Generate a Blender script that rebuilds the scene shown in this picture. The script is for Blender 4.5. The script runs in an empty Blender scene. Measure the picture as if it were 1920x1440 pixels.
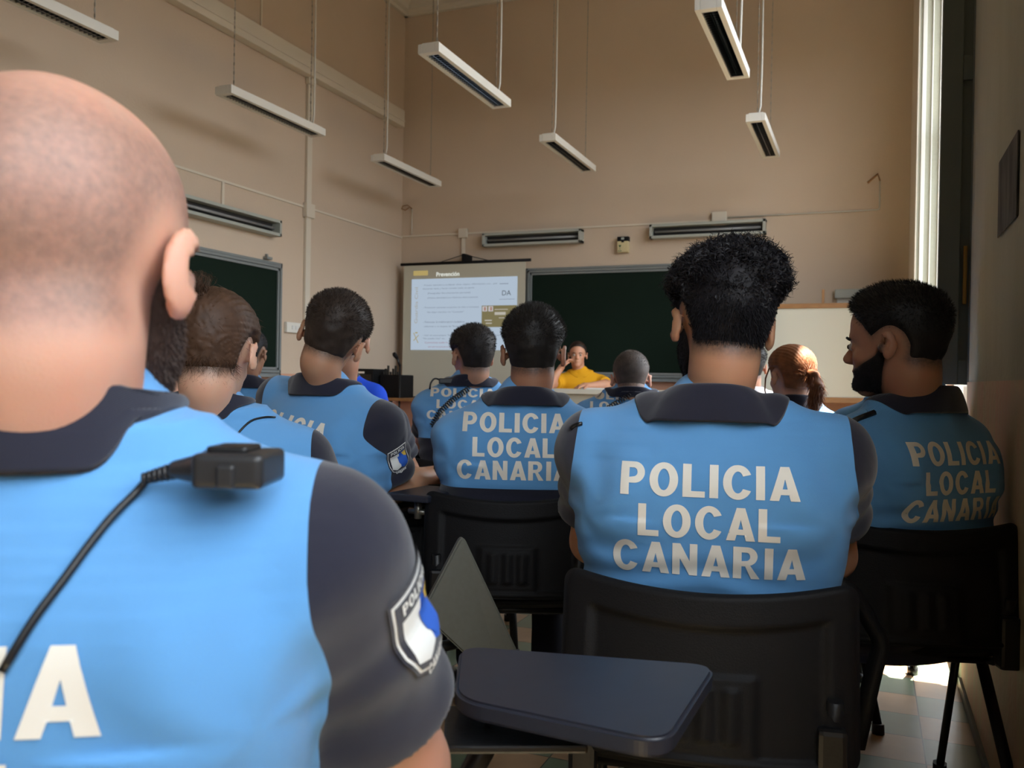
import bpy, bmesh, math, random
import numpy as np
from mathutils import Vector, Matrix
from mathutils.bvhtree import BVHTree
random.seed(7); RNG = np.random.default_rng(11)
SC = bpy.context.scene; COL = SC.collection
rad = math.radians

# ---------------------------------------------------------------- camera
FPX = 1650.0; EYE = 1.08
def cam_axes(yaw=22.1, pitch=-0.28, roll=1.0):
    y, p, r = rad(yaw), rad(pitch), rad(roll)
    v0 = np.array([-math.sin(y), math.cos(y), 0]); r0 = np.array([math.cos(y), math.sin(y), 0]); u = np.array([0, 0, 1.])
    v = math.cos(p)*v0 + math.sin(p)*u; u1 = np.cross(r0, v)
    R = math.cos(r)*r0 + math.sin(r)*u1
    return R, np.cross(R, v), v
CR, CU, CV = cam_axes(); CC = np.array([0, 0, EYE])
cd = bpy.data.cameras.new('camera'); cam = bpy.data.objects.new('camera', cd); COL.objects.link(cam)
M = Matrix.Identity(4)
for i in range(3):
    M[i][0] = CR[i]; M[i][1] = CU[i]; M[i][2] = -CV[i]; M[i][3] = CC[i]
cam.matrix_world = M
cd.sensor_width = 36; cd.lens = FPX/1920*36; cd.clip_start = .02
cd.dof.use_dof = True; cd.dof.focus_distance = 1.9; cd.dof.aperture_fstop = 8.5
SC.camera = cam
# points measured on the photograph, turned into room positions
def ray(px, py): return CR*(px-960)/FPX + CU*(720-py)/FPX + CV
def P(px, py, d): return CC + ray(px, py)*d
def onX(px, py, X): q = ray(px, py); return CC + q*((X-CC[0])/q[0])
def onY(px, py, Y): q = ray(px, py); return CC + q*((Y-CC[1])/q[1])
def onZ(px, py, Z): q = ray(px, py); return CC + q*((Z-CC[2])/q[2])

# ---------------------------------------------------------------- daylight and exposure
SC.view_settings.view_transform = 'Standard'; SC.view_settings.look = 'None'
SC.view_settings.gamma = 1; SC.view_settings.exposure = 0.06; SC.view_settings.use_curve_mapping = False
W = bpy.data.worlds.new('sky'); SC.world = W; W.use_nodes = True
bg = W.node_tree.nodes['Background']; bg.inputs[1].default_value = 6.6
_tc = W.node_tree.nodes.new('ShaderNodeTexCoord'); _sx = W.node_tree.nodes.new('ShaderNodeSeparateXYZ'); _cr = W.node_tree.nodes.new('ShaderNodeValToRGB')
W.node_tree.links.new(_tc.outputs['Generated'], _sx.inputs[0]); W.node_tree.links.new(_sx.outputs[2], _cr.inputs[0]); W.node_tree.links.new(_cr.outputs[0], bg.inputs[0])
_e = _cr.color_ramp.elements; _e[0].position = 0; _e[0].color = (.10, .085, .07, 1); _e[1].position = .03; _e[1].color = (.86, .93, 1, 1)
sd = bpy.data.lights.new('sun', 'SUN'); sd.energy = 60; sd.angle = rad(.8); sd.color = (1, .93, .82)
sun = bpy.data.objects.new('sun', sd); COL.objects.link(sun)
sdir = Vector((-math.cos(rad(74.1))*.98, -math.cos(rad(74.1))*.12, -math.sin(rad(74.1))))
sun.rotation_euler = sdir.to_track_quat('-Z', 'Y').to_euler(); sun.location = (3, 3, 8)
WX = .33; WT = .36; YB = 9.3; WL = -5.24; YN = -3.2; ZC = 5.62
WINS = [(3.55, 7.80), (-3.1, 1.15)]; SILLS, TOPS, WTOP = [.10, 1.25], [4.55, 3.72], 4.55; SILL = .95
for (a, b), sill_, WTOP in zip(WINS, SILLS, TOPS):                      # daylight portals in the window openings
    ld = bpy.data.lights.new('window_portal', 'AREA'); ld.shape = 'RECTANGLE'; ld.size = b-a; ld.size_y = WTOP-sill_
    ld.cycles.is_portal = True
    lo = bpy.data.objects.new('window_portal', ld); COL.objects.link(lo)
    lo.location = (WX+WT+.02, (a+b)/2, (sill_+WTOP)/2); lo.rotation_euler = (rad(90), 0, rad(90))
WTOP = 4.55
SC.cycles.max_bounces = 8; SC.cycles.diffuse_bounces = 6; SC.cycles.use_denoising = True
SC.cycles.sample_clamp_indirect = 6; SC.cycles.caustics_reflective = False; SC.cycles.caustics_refractive = False

# ---------------------------------------------------------------- materials
def srgb(r, g, b):
    f = lambda c: (c/255/12.92) if c/255 <= .04045 else ((c/255+.055)/1.055)**2.4
    return (f(r), f(g), f(b), 1)
def mat(name, col, rough=.6, metal=0, spec=.5, noise=None, bump=None, sheen=0, sss=0, coat=0, emis=None, attr=None):
    """noise=(scale, amount, col2[, stretch]); bump=(scale, strength, stretch); attr=(name, colour)"""
    m = bpy.data.materials.new(name); m.use_nodes = True; nt = m.node_tree; N = nt.nodes; L = nt.links
    b = N['Principled BSDF']; c = (*col[:3], 1)
    b.inputs['Base Color'].default_value = c; b.inputs['Roughness'].default_value = rough
    b.inputs['Metallic'].default_value = metal; b.inputs['Specular IOR Level'].default_value = spec
    if sheen: b.inputs['Sheen Weight'].default_value = sheen; b.inputs['Sheen Roughness'].default_value = .5
    if sss: b.inputs['Subsurface Weight'].default_value = sss; b.inputs['Subsurface Radius'].default_value = (.018, .006, .003); b.inputs['Subsurface Scale'].default_value = 1.0
    if coat: b.inputs['Coat Weight'].default_value = coat
    if emis: b.inputs['Emission Color'].default_value = (*emis[0][:3], 1); b.inputs['Emission Strength'].default_value = emis[1]
    tc = N.new('ShaderNodeTexCoord')
    def mapped(st):
        mp = N.new('ShaderNodeMapping'); mp.inputs['Scale'].default_value = st; L.new(tc.outputs['Object'], mp.inputs[0]); return mp.outputs[0]
    out = None
    if noise:
        st = noise[3] if len(noise) > 3 else (1, 1, 1)
        n = N.new('ShaderNodeTexNoise'); n.inputs['Scale'].default_value = noise[0]; n.inputs['Detail'].default_value = 4
        L.new(mapped(st), n.inputs['Vector'])
        rp = N.new('ShaderNodeMapRange'); rp.inputs[1].default_value = .35; rp.inputs[2].default_value = .65; rp.inputs[4].default_value = noise[1]
        L.new(n.outputs[0], rp.inputs[0])
        mx = N.new('ShaderNodeMix'); mx.data_type = 'RGBA'; L.new(rp.outputs[0], mx.inputs[0])
        mx.inputs[6].default_value = c; mx.inputs[7].default_value = (*noise[2][:3], 1); out = mx.outputs[2]
    if attr:
        at = N.new('ShaderNodeAttribute'); at.attribute_name = attr[0]
        n2 = N.new('ShaderNodeTexNoise'); n2.inputs['Scale'].default_value = 170; n2.inputs['Detail'].default_value = 2; L.new(tc.outputs['Object'], n2.inputs['Vector'])
        mm = N.new('ShaderNodeMath'); mm.operation = 'MULTIPLY_ADD'; L.new(n2.outputs[0], mm.inputs[0]); mm.inputs[1].default_value = .9; mm.inputs[2].default_value = .55
        m3 = N.new('ShaderNodeMath'); m3.operation = 'MULTIPLY'; m3.use_clamp = True; L.new(at.outputs['Fac'], m3.inputs[0]); L.new(mm.outputs[0], m3.inputs[1])
        mx = N.new('ShaderNodeMix'); mx.data_type = 'RGBA'; L.new(m3.outputs[0], mx.inputs[0])
        if out: L.new(out, mx.inputs[6])
        else: mx.inputs[6].default_value = c
        mx.inputs[7].default_value = (*attr[1][:3], 1); out = mx.outputs[2]
    if out: L.new(out, b.inputs['Base Color'])
    if bump:
        n = N.new('ShaderNodeTexNoise'); n.inputs['Scale'].default_value = bump[0]; n.inputs['Detail'].default_value = 3
        L.new(mapped(bump[2] if len(bump) > 2 else (1, 1, 1)), n.inputs['Vector'])
        bp = N.new('ShaderNodeBump'); bp.inputs['Strength'].default_value = bump[1]; bp.inputs['Distance'].default_value = .01
        L.new(n.outputs[0], bp.inputs['Height']); L.new(bp.outputs[0], b.inputs['Normal'])
    return m
def knit(m, scale, strength):           # fine diagonal ribs of pique cloth
    nt = m.node_tree; N = nt.nodes; L = nt.links; b = N['Principled BSDF']; tc = N.new('ShaderNodeTexCoord')
    mp = N.new('ShaderNodeMapping'); mp.inputs['Rotation'].default_value = (0, rad(35), 0); L.new(tc.outputs['Object'], mp.inputs[0])
    w = N.new('ShaderNodeTexWave'); w.bands_direction = 'Z'; w.inputs['Scale'].default_value = scale; w.inputs['Distortion'].default_value = .4
    L.new(mp.outputs[0], w.inputs['Vector'])
    n = N.new('ShaderNodeTexNoise'); n.inputs['Scale'].default_value = 14; L.new(tc.outputs['Object'], n.inputs['Vector'])
    b1 = N.new('ShaderNodeBump'); b1.inputs['Strength'].default_value = strength; b1.inputs['Distance'].default_value = .001; L.new(w.outputs['Fac'], b1.inputs['Height'])
    b2 = N.new('ShaderNodeBump'); b2.inputs['Strength'].default_value = .25; b2.inputs['Distance'].default_value = .012; L.new(n.outputs[0], b2.inputs['Height'])
    L.new(b1.outputs[0], b2.inputs['Normal']); L.new(b2.outputs[0], b.inputs['Normal'])
    return m

MT = {}
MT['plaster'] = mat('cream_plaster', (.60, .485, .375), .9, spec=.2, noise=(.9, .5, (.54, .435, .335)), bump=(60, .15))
MT['plaster_r'] = mat('stained_shaded_plaster', (.40, .40, .32), .9, spec=.2, noise=(2.2, .6, (.34, .33, .26), (1, 2.5, .6)), bump=(40, .25))  # streaks are stains; dim greenish light on the same cream paint is coloured in
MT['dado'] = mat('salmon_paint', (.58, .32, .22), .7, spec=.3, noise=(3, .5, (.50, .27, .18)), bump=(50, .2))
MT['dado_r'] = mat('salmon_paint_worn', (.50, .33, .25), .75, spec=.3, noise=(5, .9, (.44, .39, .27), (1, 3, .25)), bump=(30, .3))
MT['ceil'] = mat('ceiling_white', (.62, .58, .50), .9, spec=.2)
MT['trunk'] = mat('cream_trunking', (.66, .60, .50), .5)
MT['lampw'] = mat('lamp_white', (.74, .72, .66), .4)
MT['lampg'] = mat('lamp_grey', (.40, .42, .38), .45)
MT['louvre'] = mat('louvre_mirror', (.30, .31, .33), .12, metal=1)
MT['dark'] = mat('lamp_inside', (.03, .03, .03), .5)
MT['tube'] = mat('glass_tube', (.7, .7, .7), .15)
MT['chain'] = mat('chain_steel', (.42, .40, .36), .35, metal=.8)
MT['cable'] = mat('white_cable', (.60, .58, .52), .5)
MT['slate'] = mat('green_chalkboard', (.007, .015, .010), .85, spec=.10, noise=(1.4, .6, (.010, .020, .014)))
MT['alu'] = mat('grey_board_frame', (.23, .25, .25), .45, metal=.2)
MT['screen'] = mat('screen_fabric', (.56, .54, .44), .85, spec=.1)
MT['black'] = mat('black_plastic', (.006, .006, .007), .58, spec=.20, bump=(350, .12))
MT['blackm'] = mat('black_metal', (.008, .008, .009), .38, spec=.35, bump=(200, .05))
MT['tablet'] = mat('navy_laminate', (.020, .023, .036), .38, noise=(35, .5, (.026, .030, .046)))
MT['tabgrey'] = mat('grey_laminate', (.085, .085, .07), .5, noise=(90, .5, (.10, .10, .085)))
MT['wood'] = mat('brown_wood', (.28, .14, .05), .5, noise=(10, .6, (.2, .09, .03), (1, 1, 12)))
MT['board'] = mat('whiteboard', (.50, .49, .42), .35)
MT['desk'] = mat('desk_laminate', (.42, .40, .33), .45)
MT['desktop'] = mat('desk_top', (.55, .53, .46), .4)
MT['shutter'] = mat('window_leaf_paint', (.11, .125, .11), .5, bump=(30, .1))
MT['reveal'] = mat('reveal_white', (.72, .70, .64), .7)
MT['brass'] = mat('brass', (.30, .17, .05), .45, metal=1)
MT['navy'] = knit(mat('navy_cloth', (.014, .0145, .029), .85, spec=.25, sheen=.3), 260, .35)
MT['blue'] = knit(mat('light_blue_cloth', (.12, .345, .68), .75, spec=.25, sheen=.15), 260, .5)
MT['letter'] = mat('reflective_letter', (.78, .74, .66), .5, spec=.4)
MT['trouser'] = mat('dark_trousers', (.012, .012, .018), .9, spec=.2)
MT['yellow'] = mat('mustard_cloth', (.62, .30, .010), .85, spec=.2)
MT['royal'] = mat('royal_blue_cloth', (.012, .06, .50), .85, spec=.2)
MT['white'] = mat('patch_white', (.85, .85, .82), .6)
MT['patchb'] = mat('patch_blue', (.03, .12, .55), .6)
MT['patchy'] = mat('patch_yellow', (.75, .50, .08), .6)
MT['rubber'] = mat('radio_rubber', (.022, .022, .024), .33)
MT['cord'] = mat('radio_cord', (.008, .008, .009), .35)
MT['paper'] = mat('paper', (.7, .7, .68), .7)
MT['shoe'] = mat('shoe_leather', (.012, .011, .010), .35)
MT['eye'] = mat('eye_white', (.38, .36, .33), .35); MT['iris'] = mat('iris_brown', (.03, .015, .008), .2)

# ---------------------------------------------------------------- basic mesh tools
def tag(o, label=None, cat=None, group=None, kind=None):
    if label: o['label'] = label
    if cat: o['category'] = cat
    if group: o['group'] = group
    if kind: o['kind'] = kind
    return o
def empty(name, loc=(0, 0, 0), rz=0, **k):
    o = bpy.data.objects.new(name, None); COL.objects.link(o); o.location = loc; o.rotation_euler = (0, 0, rz); o.empty_display_size = .1
    return tag(o, **k)
def mk(name, V, F, m, parent=None, smooth=True, attr=None, **k):
    """V (n,3) array, F (k,3|4) array or a list of such arrays (one material each)"""
    Fs = F if isinstance(F, list) else [F]; ms = m if isinstance(m, list) else [m]
    me = bpy.data.meshes.new(name); V = np.asarray(V, dtype=np.float32)
    loops = np.concatenate([np.asarray(f, dtype=np.int32).ravel() for f in Fs]) if Fs else np.zeros(0, np.int32)
    tot = np.concatenate([np.full(len(f), np.asarray(f).shape[1], dtype=np.int32) for f in Fs if len(f)])
    mi = np.concatenate([np.full(len(f), i, dtype=np.int32) for i, f in enumerate(Fs) if len(f)])
    me.vertices.add(len(V)); me.vertices.foreach_set('co', V.ravel())
    me.loops.add(len(loops)); me.loops.foreach_set('vertex_index', loops)
    me.polygons.add(len(tot)); st = np.concatenate([[0], np.cumsum(tot)[:-1]]).astype(np.int32)
    me.polygons.foreach_set('loop_start', st); me.polygons.foreach_set('loop_total', tot)
    for x in ms: me.materials.append(x)
    me.polygons.foreach_set('material_index', mi)
    me.polygons.foreach_set('use_smooth', np.full(len(tot), smooth))
    me.update(calc_edges=True); me.validate()
    if attr:
        for an, av in attr.items():
            a = me.attributes.new(an, 'FLOAT', 'POINT'); a.data.foreach_set('value', np.asarray(av, dtype=np.float32))
    o = bpy.data.objects.new(name, me); COL.objects.link(o); o.parent = parent
    return tag(o, **k)
class MB:
    """collects shapes that become one mesh object"""
    def __init__(s): s.bm = bmesh.new()
    def box(s, lo, hi, bev=0, mi=0, mtx=None):
        n0 = len(s.bm.faces); r = bmesh.ops.create_cube(s.bm, size=1); vs = r['verts']
        for v in vs:
            for i in range(3): v.co[i] = lo[i] + (v.co[i]+.5)*(hi[i]-lo[i])
        fs = list({f for v in vs for f in v.link_faces})
        if bev:
            es = list({e for v in vs for e in v.link_edges})
            q = bmesh.ops.bevel(s.bm, geom=es, offset=bev, segments=2, affect='EDGES', profile=.6)
            fs = list(set(q['faces']) | {f for v in q['verts'] for f in v.link_faces}); vs = list({v for f in fs for v in f.verts})
        for f in fs: f.material_index = mi
        if mtx is not None:
            for v in vs: v.co = mtx @ v.co
        return s
    def tube(s, pts, r, seg=8, mi=0, flat=None, caps=True):
        pts = [Vector(p) for p in pts]; n = len(pts); rings = []; prev = None
        for i, p in enumerate(pts):
            t = (pts[min(i+1, n-1)] - pts[max(i-1, 0)]).normalized()
            if prev is None:
                a = Vector((0, 0, 1)) if abs(t.z) < .9 else Vector((1, 0, 0)); x = t.cross(a).normalized()
            else: x = (prev - t*prev.dot(t)).normalized()
            y = t.cross(x); prev = x; rr = r[i] if hasattr(r, '__len__') else r; fl = flat or 1
            rings.append([s.bm.verts.new(p + x*(math.cos(a)*rr) + y*(math.sin(a)*rr*fl)) for a in [2*math.pi*k/seg for k in range(seg)]])
        for i in range(n-1):
            for k in range(seg):
                f = s.bm.faces.new([rings[i][k], rings[i][(k+1) % seg], rings[i+1][(k+1) % seg], rings[i+1][k]]); f.smooth = True; f.material_index = mi
        if caps:
            for rg in (rings[0][::-1], rings[-1]):
                f = s.bm.faces.new(rg); f.material_index = mi
        return s
    def poly(s, pts, ext=None, mi=0):
        vs = [s.bm.verts.new(p) for p in pts]; f = s.bm.faces.new(vs); f.material_index = mi
        if ext is not None:
            q = bmesh.ops.extrude_face_region(s.bm, geom=[f]); nv = [g for g in q['geom'] if isinstance(g, bmesh.types.BMVert)]
            for v in nv: v.co += Vector(ext)
        return s
    def build(s, name, m, parent=None, smooth=False, **k):
        bmesh.ops.recalc_face_normals(s.bm, faces=s.bm.faces)
        me = bpy.data.meshes.new(name); s.bm.to_mesh(me); s.bm.free()
        for x in (m if isinstance(m, list) else [m]): me.materials.append(x)
        if smooth: me.polygons.foreach_set('use_smooth', [True]*len(me.polygons))
        o = bpy.data.objects.new(name, me); COL.objects.link(o); o.parent = parent
        return tag(o, **k)
def arc(pts, n=5, r=.04):
    """polyline with rounded corners"""
    P_ = [Vector(p) for p in pts]; out = [P_[0]]
    for i in range(1, len(P_)-1):
        a, b, c = P_[i-1], P_[i], P_[i+1]; d1 = (a-b); d2 = (c-b); q = min(r, d1.length*.45, d2.length*.45)
        s0 = b + d1.normalized()*q; s1 = b + d2.normalized()*q
        for k in range(n+1):
            t = k/n; out.append(s0*(1-t)**2 + b*2*t*(1-t) + s1*t*t)
    out.append(P_[-1]); return out
def _arc(cx, cy, rx, ry, a0, a1, n=14): return [(cx+rx*math.cos(rad(a0+(a1-a0)*i/n)), cy+ry*math.sin(rad(a0+(a1-a0)*i/n))) for i in range(n+1)]
GLY = {   # heavy capitals: outline loops, width
 'P': ([[(0, 0), (0, 1), (.38, 1)]+_arc(.40, .68, .31, .32, 90, -90)+[(.25, .36), (.25, 0)], [(.25, .53), (.25, .82)]+_arc(.37, .685, .12, .135, 90, -90)], .72),
 'O': ([_arc(.42, .5, .42, .52, 0, 360, 36)[:-1], _arc(.42, .5, .170, .325, 0, 360, 36)[:-1]], .84),
 'L': ([[(0, 0), (.64, 0), (.64, .19), (.25, .19), (.25, 1), (0, 1)]], .64), 'I': ([[(0, 0), (.25, 0), (.25, 1), (0, 1)]], .25),
 'C': ([_arc(.42, .5, .42, .52, 28, 332, 30)+_arc(.42, .5, .175, .325, 325, 35, 26)], .80),
 'A': ([[(0, 0), (.30, 1), (.55, 1), (.85, 0), (.585, 0), (.535, .18), (.31, .18), (.26, 0)], [(.355, .35), (.495, .35), (.425, .64)]], .85),
 'N': ([[(0, 0), (0, 1), (.24, 1), (.53, .46), (.53, 1), (.76, 1), (.76, 0), (.52, 0), (.23, .54), (.23, 0)]], .76),
 'R': ([[(0, 0), (0, 1), (.42, 1)]+_arc(.43, .71, .29, .29, 90, -75)+[(.80, 0), (.54, 0), (.36, .40), (.25, .40), (.25, 0)], [(.25, .56), (.25, .83)]+_arc(.40, .70, .10, .13, 90, -90)], .80)}
def block_letters(txt):
    cu = bpy.data.curves.new('t', 'CURVE'); cu.dimensions = '2D'; cu.fill_mode = 'BOTH'; x = 0
    for ch in txt:
        loops, w = GLY[ch]
        for lp in loops:
            sp_ = cu.splines.new('POLY'); sp_.points.add(len(lp)-1); sp_.use_cyclic_u = True
            for i, (a, b) in enumerate(lp): sp_.points[i].co = (x+a, b, 0, 1)
        x += w+(.13 if ch != 'A' else .09)
    return cu
def text_mesh(txt, bold=0.0, cell=None):
    """text outline filled and cut into small pieces; cap height 1, centred on x, baseline 0 -> verts, tris"""
    if cell: cu = block_letters(txt)
    else: cu = bpy.data.curves.new('t', 'FONT'); cu.body = txt; cu.size = 1; cu.offset = bold; cu.align_x = 'CENTER'; cu.resolution_u = 4
    o = bpy.data.objects.new('t', cu); COL.objects.link(o); bpy.context.view_layer.update()
    me = bpy.data.meshes.new_from_object(o.evaluated_get(bpy.context.evaluated_depsgraph_get()))
    bpy.data.objects.remove(o); bpy.data.curves.remove(cu)
    bm = bmesh.new(); bm.from_mesh(me); bpy.data.meshes.remove(me)
    bmesh.ops.triangulate(bm, faces=bm.faces)
    if cell:
        for ax in (0, 1):
            lo = min(v.co[ax] for v in bm.verts); hi = max(v.co[ax] for v in bm.verts); k = lo + cell
            while k < hi:
                co = [0, 0, 0]; no = [0, 0, 0]; co[ax] = k; no[ax] = 1
                bmesh.ops.bisect_plane(bm, geom=bm.verts[:]+bm.edges[:]+bm.faces[:], plane_co=co, plane_no=no); k += cell
        bmesh.ops.triangulate(bm, faces=bm.faces)
    bm.verts.index_update()
    V = np.array([v.co[:] for v in bm.verts]); F = np.array([[v.index for v in f.verts] for f in bm.faces]); bm.free()
    return V, F
def flat_text(txt, width, height, origin, ux, uy, uz=(0, 0, 0), bold=0, align='C'):
    """text as verts/tris laid on a plane"""
    V, F = text_mesh(txt, bold); lo, hi = V.min(0), V.max(0)
    s = (width/(hi[0]-lo[0])) if width else height/(hi[1]-lo[1]); sy = (height/(hi[1]-lo[1])) if height else s
    if not width: s = sy
    x = (V[:, 0] - (lo[0] if align == 'L' else (lo[0]+hi[0])/2))*s; y = (V[:, 1]-lo[1])*sy
    return np.array(origin) + x[:, None]*np.array(ux) + y[:, None]*np.array(uy) + np.array(uz), F
def join(parts):
    Vs, Fs, k = [], [], 0
    for v, f in parts:
        Vs.append(v); Fs.append(np.asarray(f)+k); k += len(v)
    return np.concatenate(Vs), np.concatenate(Fs)

# ---------------------------------------------------------------- the room
def slab(name, lo, hi, m, bev=0): return MB().box(lo, hi, bev).build(name, m, kind='structure')
def floor_mat():
    m = bpy.data.materials.new('checker_floor_tiles'); m.use_nodes = True; N = m.node_tree.nodes; L = m.node_tree.links; b = N['Principled BSDF']
    tc = N.new('ShaderNodeTexCoord'); ck = N.new('ShaderNodeTexChecker'); ck.inputs['Scale'].default_value = 5
    ck.inputs[1].default_value = (.20, .25, .16, 1); ck.inputs[2].default_value = (.50, .31, .17, 1)
    mp = N.new('ShaderNodeMapping'); mp.inputs['Location'].default_value = (.03, .02, .5); L.new(tc.outputs['Object'], mp.inputs[0]); L.new(mp.outputs[0], ck.inputs[0])
    n = N.new('ShaderNodeTexNoise'); n.inputs['Scale'].default_value = 6; n.inputs['Detail'].default_value = 5; L.new(tc.outputs['Object'], n.inputs[0])
    mx = N.new('ShaderNodeMix'); mx.data_type = 'RGBA'; mx.blend_type = 'MULTIPLY'; mx.inputs[0].default_value = .5
    L.new(ck.outputs[0], mx.inputs[6]); L.new(n.outputs[0], mx.inputs[7])
    br = N.new('ShaderNodeTexBrick'); br.offset = 0; br.inputs['Scale'].default_value = 1; br.inputs['Mortar Size'].default_value = .002
    br.inputs['Brick Width'].default_value = .2; br.inputs['Row Height'].default_value = .2
    L.new(mp.outputs[0], br.inputs[0])
    m2 = N.new('ShaderNodeMix'); m2.data_type = 'RGBA'; L.new(br.outputs['Fac'], m2.inputs[0]); L.new(mx.outputs[2], m2.inputs[6]); m2.inputs[7].default_value = (.05, .04, .03, 1)
    L.new(m2.outputs[2], b.inputs['Base Color']); b.inputs['Roughness'].default_value = .35
    return m
slab('floor', (WL-.3, YN-.3, -.1), (WX+WT, YB+.3, 0), floor_mat())
slab('ceiling', (WL-.3, YN-.3, ZC), (WX+WT, YB+.3, ZC+.1), MT['ceil'])
DADO = 1.10
slab('wall_back', (WL-.3, YB, 0), (WX+WT, YB+.3, ZC), MT['plaster'])
slab('wall_left', (WL-.3, YN, 0), (WL, YB, ZC), MT['plaster'])
slab('wall_rear', (WL-.3, YN-.3, 0), (WX+WT, YN, ZC), mat('dark_rear_wall', (.10, .085, .07), .8))
slab('trim_1', (WL, YB-.004, .0), (WX, YB, DADO), MT['dado'])
slab('trim_2', (WL, YN, .0), (WL+.004, YB-.004, DADO), MT['dado'])
mb = MB(); ys = [YN, WINS[1][0], WINS[1][1], WINS[0][0], WINS[0][1], YB]
for i in (0, 2, 4): mb.box((WX, ys[i], 0), (WX+WT, ys[i+1], ZC))
for (a, b), SILL, WTOP in zip(WINS, SILLS, TOPS):
    mb.box((WX, a, WTOP), (WX+WT, b, ZC)); mb.box((WX, a, 0), (WX+WT, b, SILL))
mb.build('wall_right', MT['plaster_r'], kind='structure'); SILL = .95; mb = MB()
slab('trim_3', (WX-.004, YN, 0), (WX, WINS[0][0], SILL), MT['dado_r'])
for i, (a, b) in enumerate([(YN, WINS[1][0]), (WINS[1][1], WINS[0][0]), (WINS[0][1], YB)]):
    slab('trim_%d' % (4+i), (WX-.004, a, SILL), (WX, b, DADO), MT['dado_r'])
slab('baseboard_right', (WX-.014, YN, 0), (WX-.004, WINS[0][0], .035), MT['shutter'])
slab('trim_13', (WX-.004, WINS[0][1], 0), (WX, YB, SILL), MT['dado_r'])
# cornice: stepped moulding along back and left wall
prof = [(0, 0), (.05, 0), (.06, .03), (.10, .05), (.11, .10), (.16, .13), (.20, .16), (.21, .22), (0, .22)]
mb = MB(); mb.poly([(WL, YB-x, ZC-.25+z+.03) for x, z in prof], ext=(WX-WL, 0, 0)); mb.build('trim_7', MT['ceil'], kind='structure')
mb = MB(); mb.poly([(WL+x, YN, ZC-.25+z+.03) for x, z in prof], ext=(0, YB-YN, 0)); mb.build('trim_8', MT['ceil'], kind='structure')
# far reveal of the window with moulded lines, window frames and panes
for wi, (a, b) in enumerate(WINS):
    SILL, WTOP = SILLS[wi], TOPS[wi]; mb = MB(); X = WX+WT-.07
    mb.box((X, a, SILL), (X+.05, b, SILL+.07)); mb.box((X, a, WTOP-.07), (X+.05, b, WTOP)); n = 4
    for k in range(n+1):
        y = a+(b-a)*k/n; mb.box((X, max(a, y-.035), SILL), (X+.05, min(b, y+.035), WTOP))
    mb.box((X, a, 3.1), (X+.05, b, 3.16))
    mb.build('window_%d' % (wi+1), MT['reveal'], kind='structure')
mb = MB(); a, b = WINS[0]; SILL, WTOP = .10, 4.55
for k, (x0, x1) in enumerate([(WX+.02, WX+.05), (WX+.09, WX+.10), (WX+.15, WX+.17), (WX+.22, WX+.24)]):
    mb.box((x0, b-.015, SILL+.02), (x1, b, WTOP), .004)
mb.build('trim_9', MT['reveal'], kind='structure')
slab('trim_10', (WX-.012, b, .04), (WX, b+1.15, 4.9), MT['trunk'], .004)
slab('trim_12', (WX, b-.006, .10), (WX+WT-.08, b, DADO), MT['dado'])
slab('trim_11', (WX, a, SILL-.03), (WX+WT-.05, b, SILL), MT['dado'])
# open narrow window leaf at the near jamb
t = empty('window_leaf', (WX+.24, 3.575, 1.09), label='dark green-grey window leaf swung open against the near jamb, with a brass latch', cat='window leaf')
mb = MB(); w = .345; h = 3.42
mb.box((-w, -.02, 0), (-w+.07, .02, h), .003).box((-.06, -.02, 0), (0, .02, h), .003)
for z in (0, 1.1, 2.25, h-.09): mb.box((-w+.07, -.02, z), (-.06, .02, z+.09), .003)
mb.build('leaf_frame', MT['shutter'], t)
MB().box((-w+.07, -.006, .05), (-.06, .006, h-.05)).build('panel', MT['shutter'], t)
mb = MB().box((-w+.080, -.034, .29), (-w+.093, -.018, .50), .003).tube(arc([(-w+.12, -.03, .44), (-w+.125, -.06, .42), (-w+.14, -.07, .36), (-w+.12, -.06, .31)]), .006)
mb.box((-w+.10, -.03, .28), (-w+.145, -.02, .40), .003).build('latch', MT['brass'], t)
MB().tube([(-w+.105, -.026, 0), (-w+.105, -.026, h)], .005).build('bolt_rod', MT['shutter'], t)
# back wall dais
dz = .20
slab('floor_platform', (WL+.005, 6.9, 0), (-.5, YB-.005, dz), MT['wood'], .004)

# trunking on the left wall
MB().box((WL+.003, YN+.05, 4.04), (WL+.10, 9.15, 4.235), .008).box((WL+.003, YN+.05, 4.10), (WL+.108, 9.15, 4.11)).build('cable_trunking', MT['trunk'], label='wide cream cable trunking running high along the left wall', cat='trunking')
mb = MB().box((WL+.003, 7.33, 1.5), (WL+.03, 7.41, 4.04), .003); mb.box((WL+.003, 7.31, 3.98), (WL+.05, 7.43, 4.06), .004)
mb.build('cable_conduit', MT['trunk'], label='vertical cream conduit dropping from the trunking on the left wall', cat='conduit')
MB().box((WL+.003, 7.30, 2.66), (WL+.055, 7.44, 2.80), .006).build('junction_box', MT['trunk'], label='square cream junction box on the vertical conduit of the left wall', cat='junction box')
MB().box((WL+.003, YN+.1, 2.752), (WL+.012, YB-.003, 2.772)).box((WL+.003, 6.12, 2.52), (WL+.012, 6.15, 2.752)).build('cable_cover', MT['trunk'], label='thin cream cable cover running level along the left wall at mid height', cat='cable cover')
MB().box((WL+.003, 6.6, 4.24), (WL+.015, 6.62, 5.33)).build('cable_cover', MT['trunk'], label='thin vertical cable strip above the trunking on the left wall', cat='cable cover')
MB().box((WL+.003, YB-.012, 2.765), (-1.55, YB-.003, 2.785)).box((-4.435, YB-.02, 2.49), (-4.395, YB-.003, 2.77)).build('cable_cover', MT['trunk'], label='cream cable cover crossing the back wall left of the square junction box', cat='cable cover')
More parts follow.
